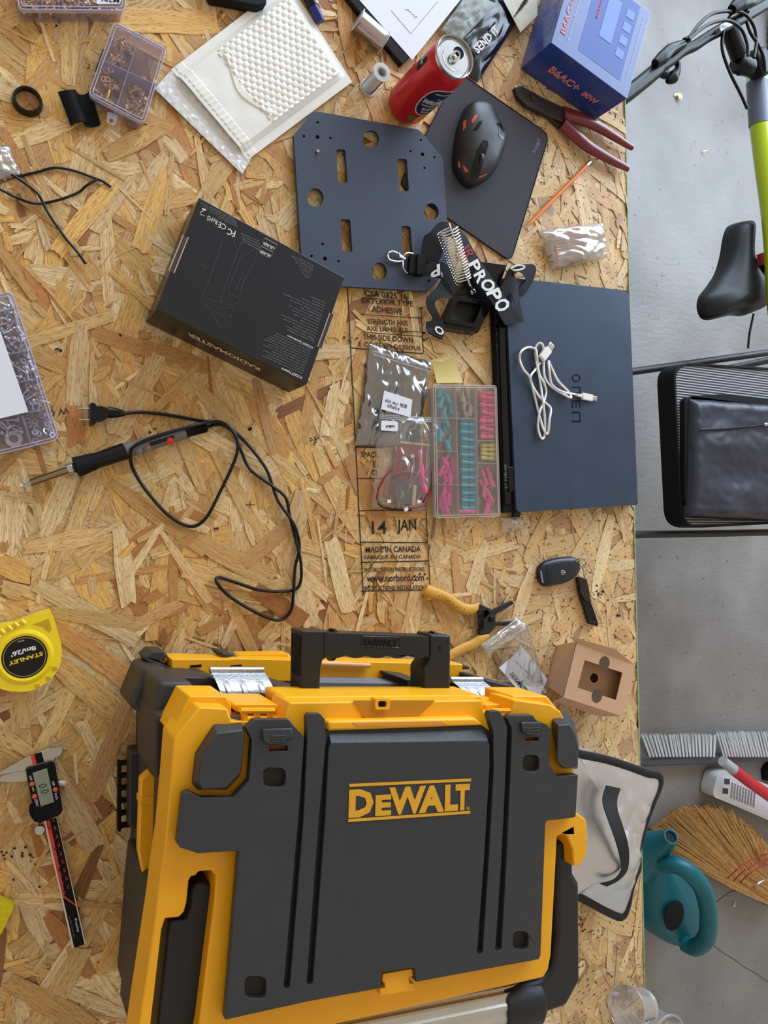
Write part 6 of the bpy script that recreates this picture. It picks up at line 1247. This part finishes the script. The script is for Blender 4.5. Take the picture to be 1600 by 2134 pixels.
# saddle: spine runs from nose to the rear; rings shrink towards it
sp0,sp1=H(*k6((1270,360))[0],-.43),H(*k6((1230,1000))[0],-.43); m=M(); vs=[]; n=len(sw)
def near(p):
    d=sp1-sp0; t=max(0,min(1,(p-sp0).dot(d)/d.length_squared)); return lerp(sp0,sp1,t)
for k in range(9):
    a=k/8*PI/2; s=math.cos(a)**.8 if k<8 else .02; z=-.47+.065*math.sin(a)
    vs+=[Vector((lerp(near(p).x,p.x,s),lerp(near(p).y,p.y,s),z)) for p in sw]
m.add(vs,[(k*n+i,k*n+(i+1)%n,(k+1)*n+(i+1)%n,(k+1)*n+i) for k in range(8) for i in range(n)]+[tuple(range(8*n,9*n)),tuple(reversed(range(n)))]); m.build('saddle',mat('saddle_black',(24,26,28),.38,spec=.35,bump=.1,bscale=200),bk,smooth=80)
M().prism(HW(k6((1370,925),(1385,905),(1410,905),(1408,930)),-.410),-.409,-.44).build('red_mark',rd,bk); M().prism(HW(k6((1362,935),(1412,932),(1410,948),(1360,948)),-.412),-.411,-.44).build('white_mark',white,bk)
M().prism(HW([(p.x,p.y) for p in rounded(k6((1085,1145),(1120,1120),(1195,1122),(1190,1140),(1120,1156)),3)],-.446),-.438,-.47).build('rear_patch',gry,bk)
for pth,z in (((( 1115,240),(1180,150),(1260,85),(1360,68),(1450,80),(1510,150),(1530,240),(1515,350)),-.27),(((1120,238),(1210,165),(1290,130),(1370,128),(1440,180),(1475,270),(1478,340)),-.26),(((1385,75),(1350,130),(1325,210),(1325,310),(1370,440),(1430,560),(1475,660)),-.29),(((1470,130),(1495,200),(1540,270),(1575,350),(1585,440)),-.27)): bt_(pth,.0042,z,'brake_cable',rub)
bt_(((1345,1180),(1325,1280),(1305,1380),(1293,1510)),.0035,-.50,'rear_cable',rub,k=k6)
wl=bk
x0=H(1604,75,FZ+.02); cw=Vector((x0.x+.03,x0.y,FZ+.33)); P=[cw+Vector((0,math.cos(i*PI/36)*.30,math.sin(i*PI/36)*.30)) for i in range(72)]; M().tube(P,.028,12,closed=True,up=Vector((1,0,0))).build('tyre',rub,wl)
for i in range(72):
    if math.sin(i*PI/36)<-.3:
        for s in (-1,1): M().box(cw+Vector((s*.022,math.cos((i+.5*(s>0))*PI/36)*.315,math.sin((i+.5*(s>0))*PI/36)*.315)),(.016,.014,.014)).build('tread_knob',rub,wl,bevel=.002)
M().tube([cw+Vector((0,math.cos(i*PI/36)*.265,math.sin(i*PI/36)*.265)) for i in range(72)],.012,8,closed=True,up=Vector((1,0,0))).build('rim',bkb,wl)
# ------------------------------------------------------------------ mesh-fronted case on rails
kq=lambda *p: C(1280,700,4.6406,p)
cs=thing('mesh_case','black-framed case with ribbed mesh front and a dark zip pocket by the right edge','case',(1.75,.12,-.52))
qo=rounded([(568,250),(1900,330),(1900,1800),(650,1865)],190,7); qq=HW(kq(*[(p.x,p.y) for p in qo]),-.44); qi=rounded([(590,272),(1880,352),(1880,1780),(668,1840)],170,7); qj=HW(kq(*[(p.x,p.y) for p in qi]),-.44)
M().prism(qq,-.44,-.50,[qj]).build('frame',blkm,cs,bevel=.003)
mm=bpy.data.materials.new('ribbed_mesh'); mm.use_nodes=True; N=mm.node_tree.nodes; L=mm.node_tree.links; p=N['Principled BSDF']; tc=N.new('ShaderNodeTexCoord'); wv=N.new('ShaderNodeTexWave'); wv.bands_direction='Y'; wv.inputs['Scale'].default_value=42; wv.inputs['Distortion'].default_value=.3; wv.inputs['Detail'].default_value=1; L.new(tc.outputs['Object'],wv.inputs['Vector']); rp=N.new('ShaderNodeValToRGB'); rp.color_ramp.elements[0].color=srgb(34,33,36); rp.color_ramp.elements[1].color=srgb(150,148,152); rp.color_ramp.elements[0].position=.35; rp.color_ramp.elements[1].position=.7; L.new(wv.outputs['Fac'],rp.inputs[0]); L.new(rp.outputs[0],p.inputs['Base Color']); p.inputs['Roughness'].default_value=.6
b=N.new('ShaderNodeBump'); b.inputs['Strength'].default_value=.6; b.inputs['Distance'].default_value=.003; L.new(wv.outputs['Fac'],b.inputs['Height']); L.new(b.outputs[0],p.inputs['Normal'])
M().prism(qj,-.445,-.49).build('mesh_front',mm,cs,smooth=0)
lea=mat('pocket_navy',(40,42,56),.38,bump=.5,bscale=25,var=.2,vscale=12)
pk=[kq((770,600))[0],kq((1900,690))[0],kq((1900,1790))[0],kq((750,1745))[0]]
def pf(u,v):
    p=lerp(lerp(Vector(pk[0]),Vector(pk[1]),u),lerp(Vector(pk[3]),Vector(pk[2]),u),v); q=H(p.x,p.y,-.41); e=min(1,min(u*1.5,1-u,v,1-v)*18); return Vector((q.x,q.y,-.425+.018*e**.5+.009*noise.noise(Vector((u*5,v*4,1)))+.005*abs(noise.noise(Vector((u*12,v*9,4))))))
M().shell(pf,50,50,.025).build('pocket',lea,cs,smooth=60)
M().prism(HW(kq(*[(p.x,p.y) for p in rounded([(690,600),(780,575),(1100,560),(1900,650),(1900,1800),(760,1760),(690,1600)],60)]),-.425),-.428,-.447).build('pocket_gusset',blkm,cs,bevel=.003)
M().tube(cr(HW(kq((830,912),(1000,905),(1250,885),(1485,862),(1700,850)),-.398),5),.003,6).build('zip_line',blkg,cs); M().box(H(*kq((1470,856))[0],-.394),(.02,.008,.004),.1).build('zip_pull',chrome,cs,bevel=.001)
RP=mat('rail_paint',(30,31,32),.45)
def railp(name,p,z,r_,lab): tag(M().tube([H(*q,z) for q in kq(*p)],r_,14).build(name,RP),lab,'rail','black rails under the mesh case')
railp('steel_rail',((-250,405),(1100,215),(1900,105)),-.515,.0105,'black steel rail emerging from under the laptop, above the mesh case')
railp('steel_rail',((-250,1928),(1100,1908),(1900,1890)),-.515,.0105,'black steel rail running below the mesh case to the bench')
railp('steel_rail',((1040,330),(1300,275),(1900,150)),-.56,.011,'short black rail running close under the upper long rail')
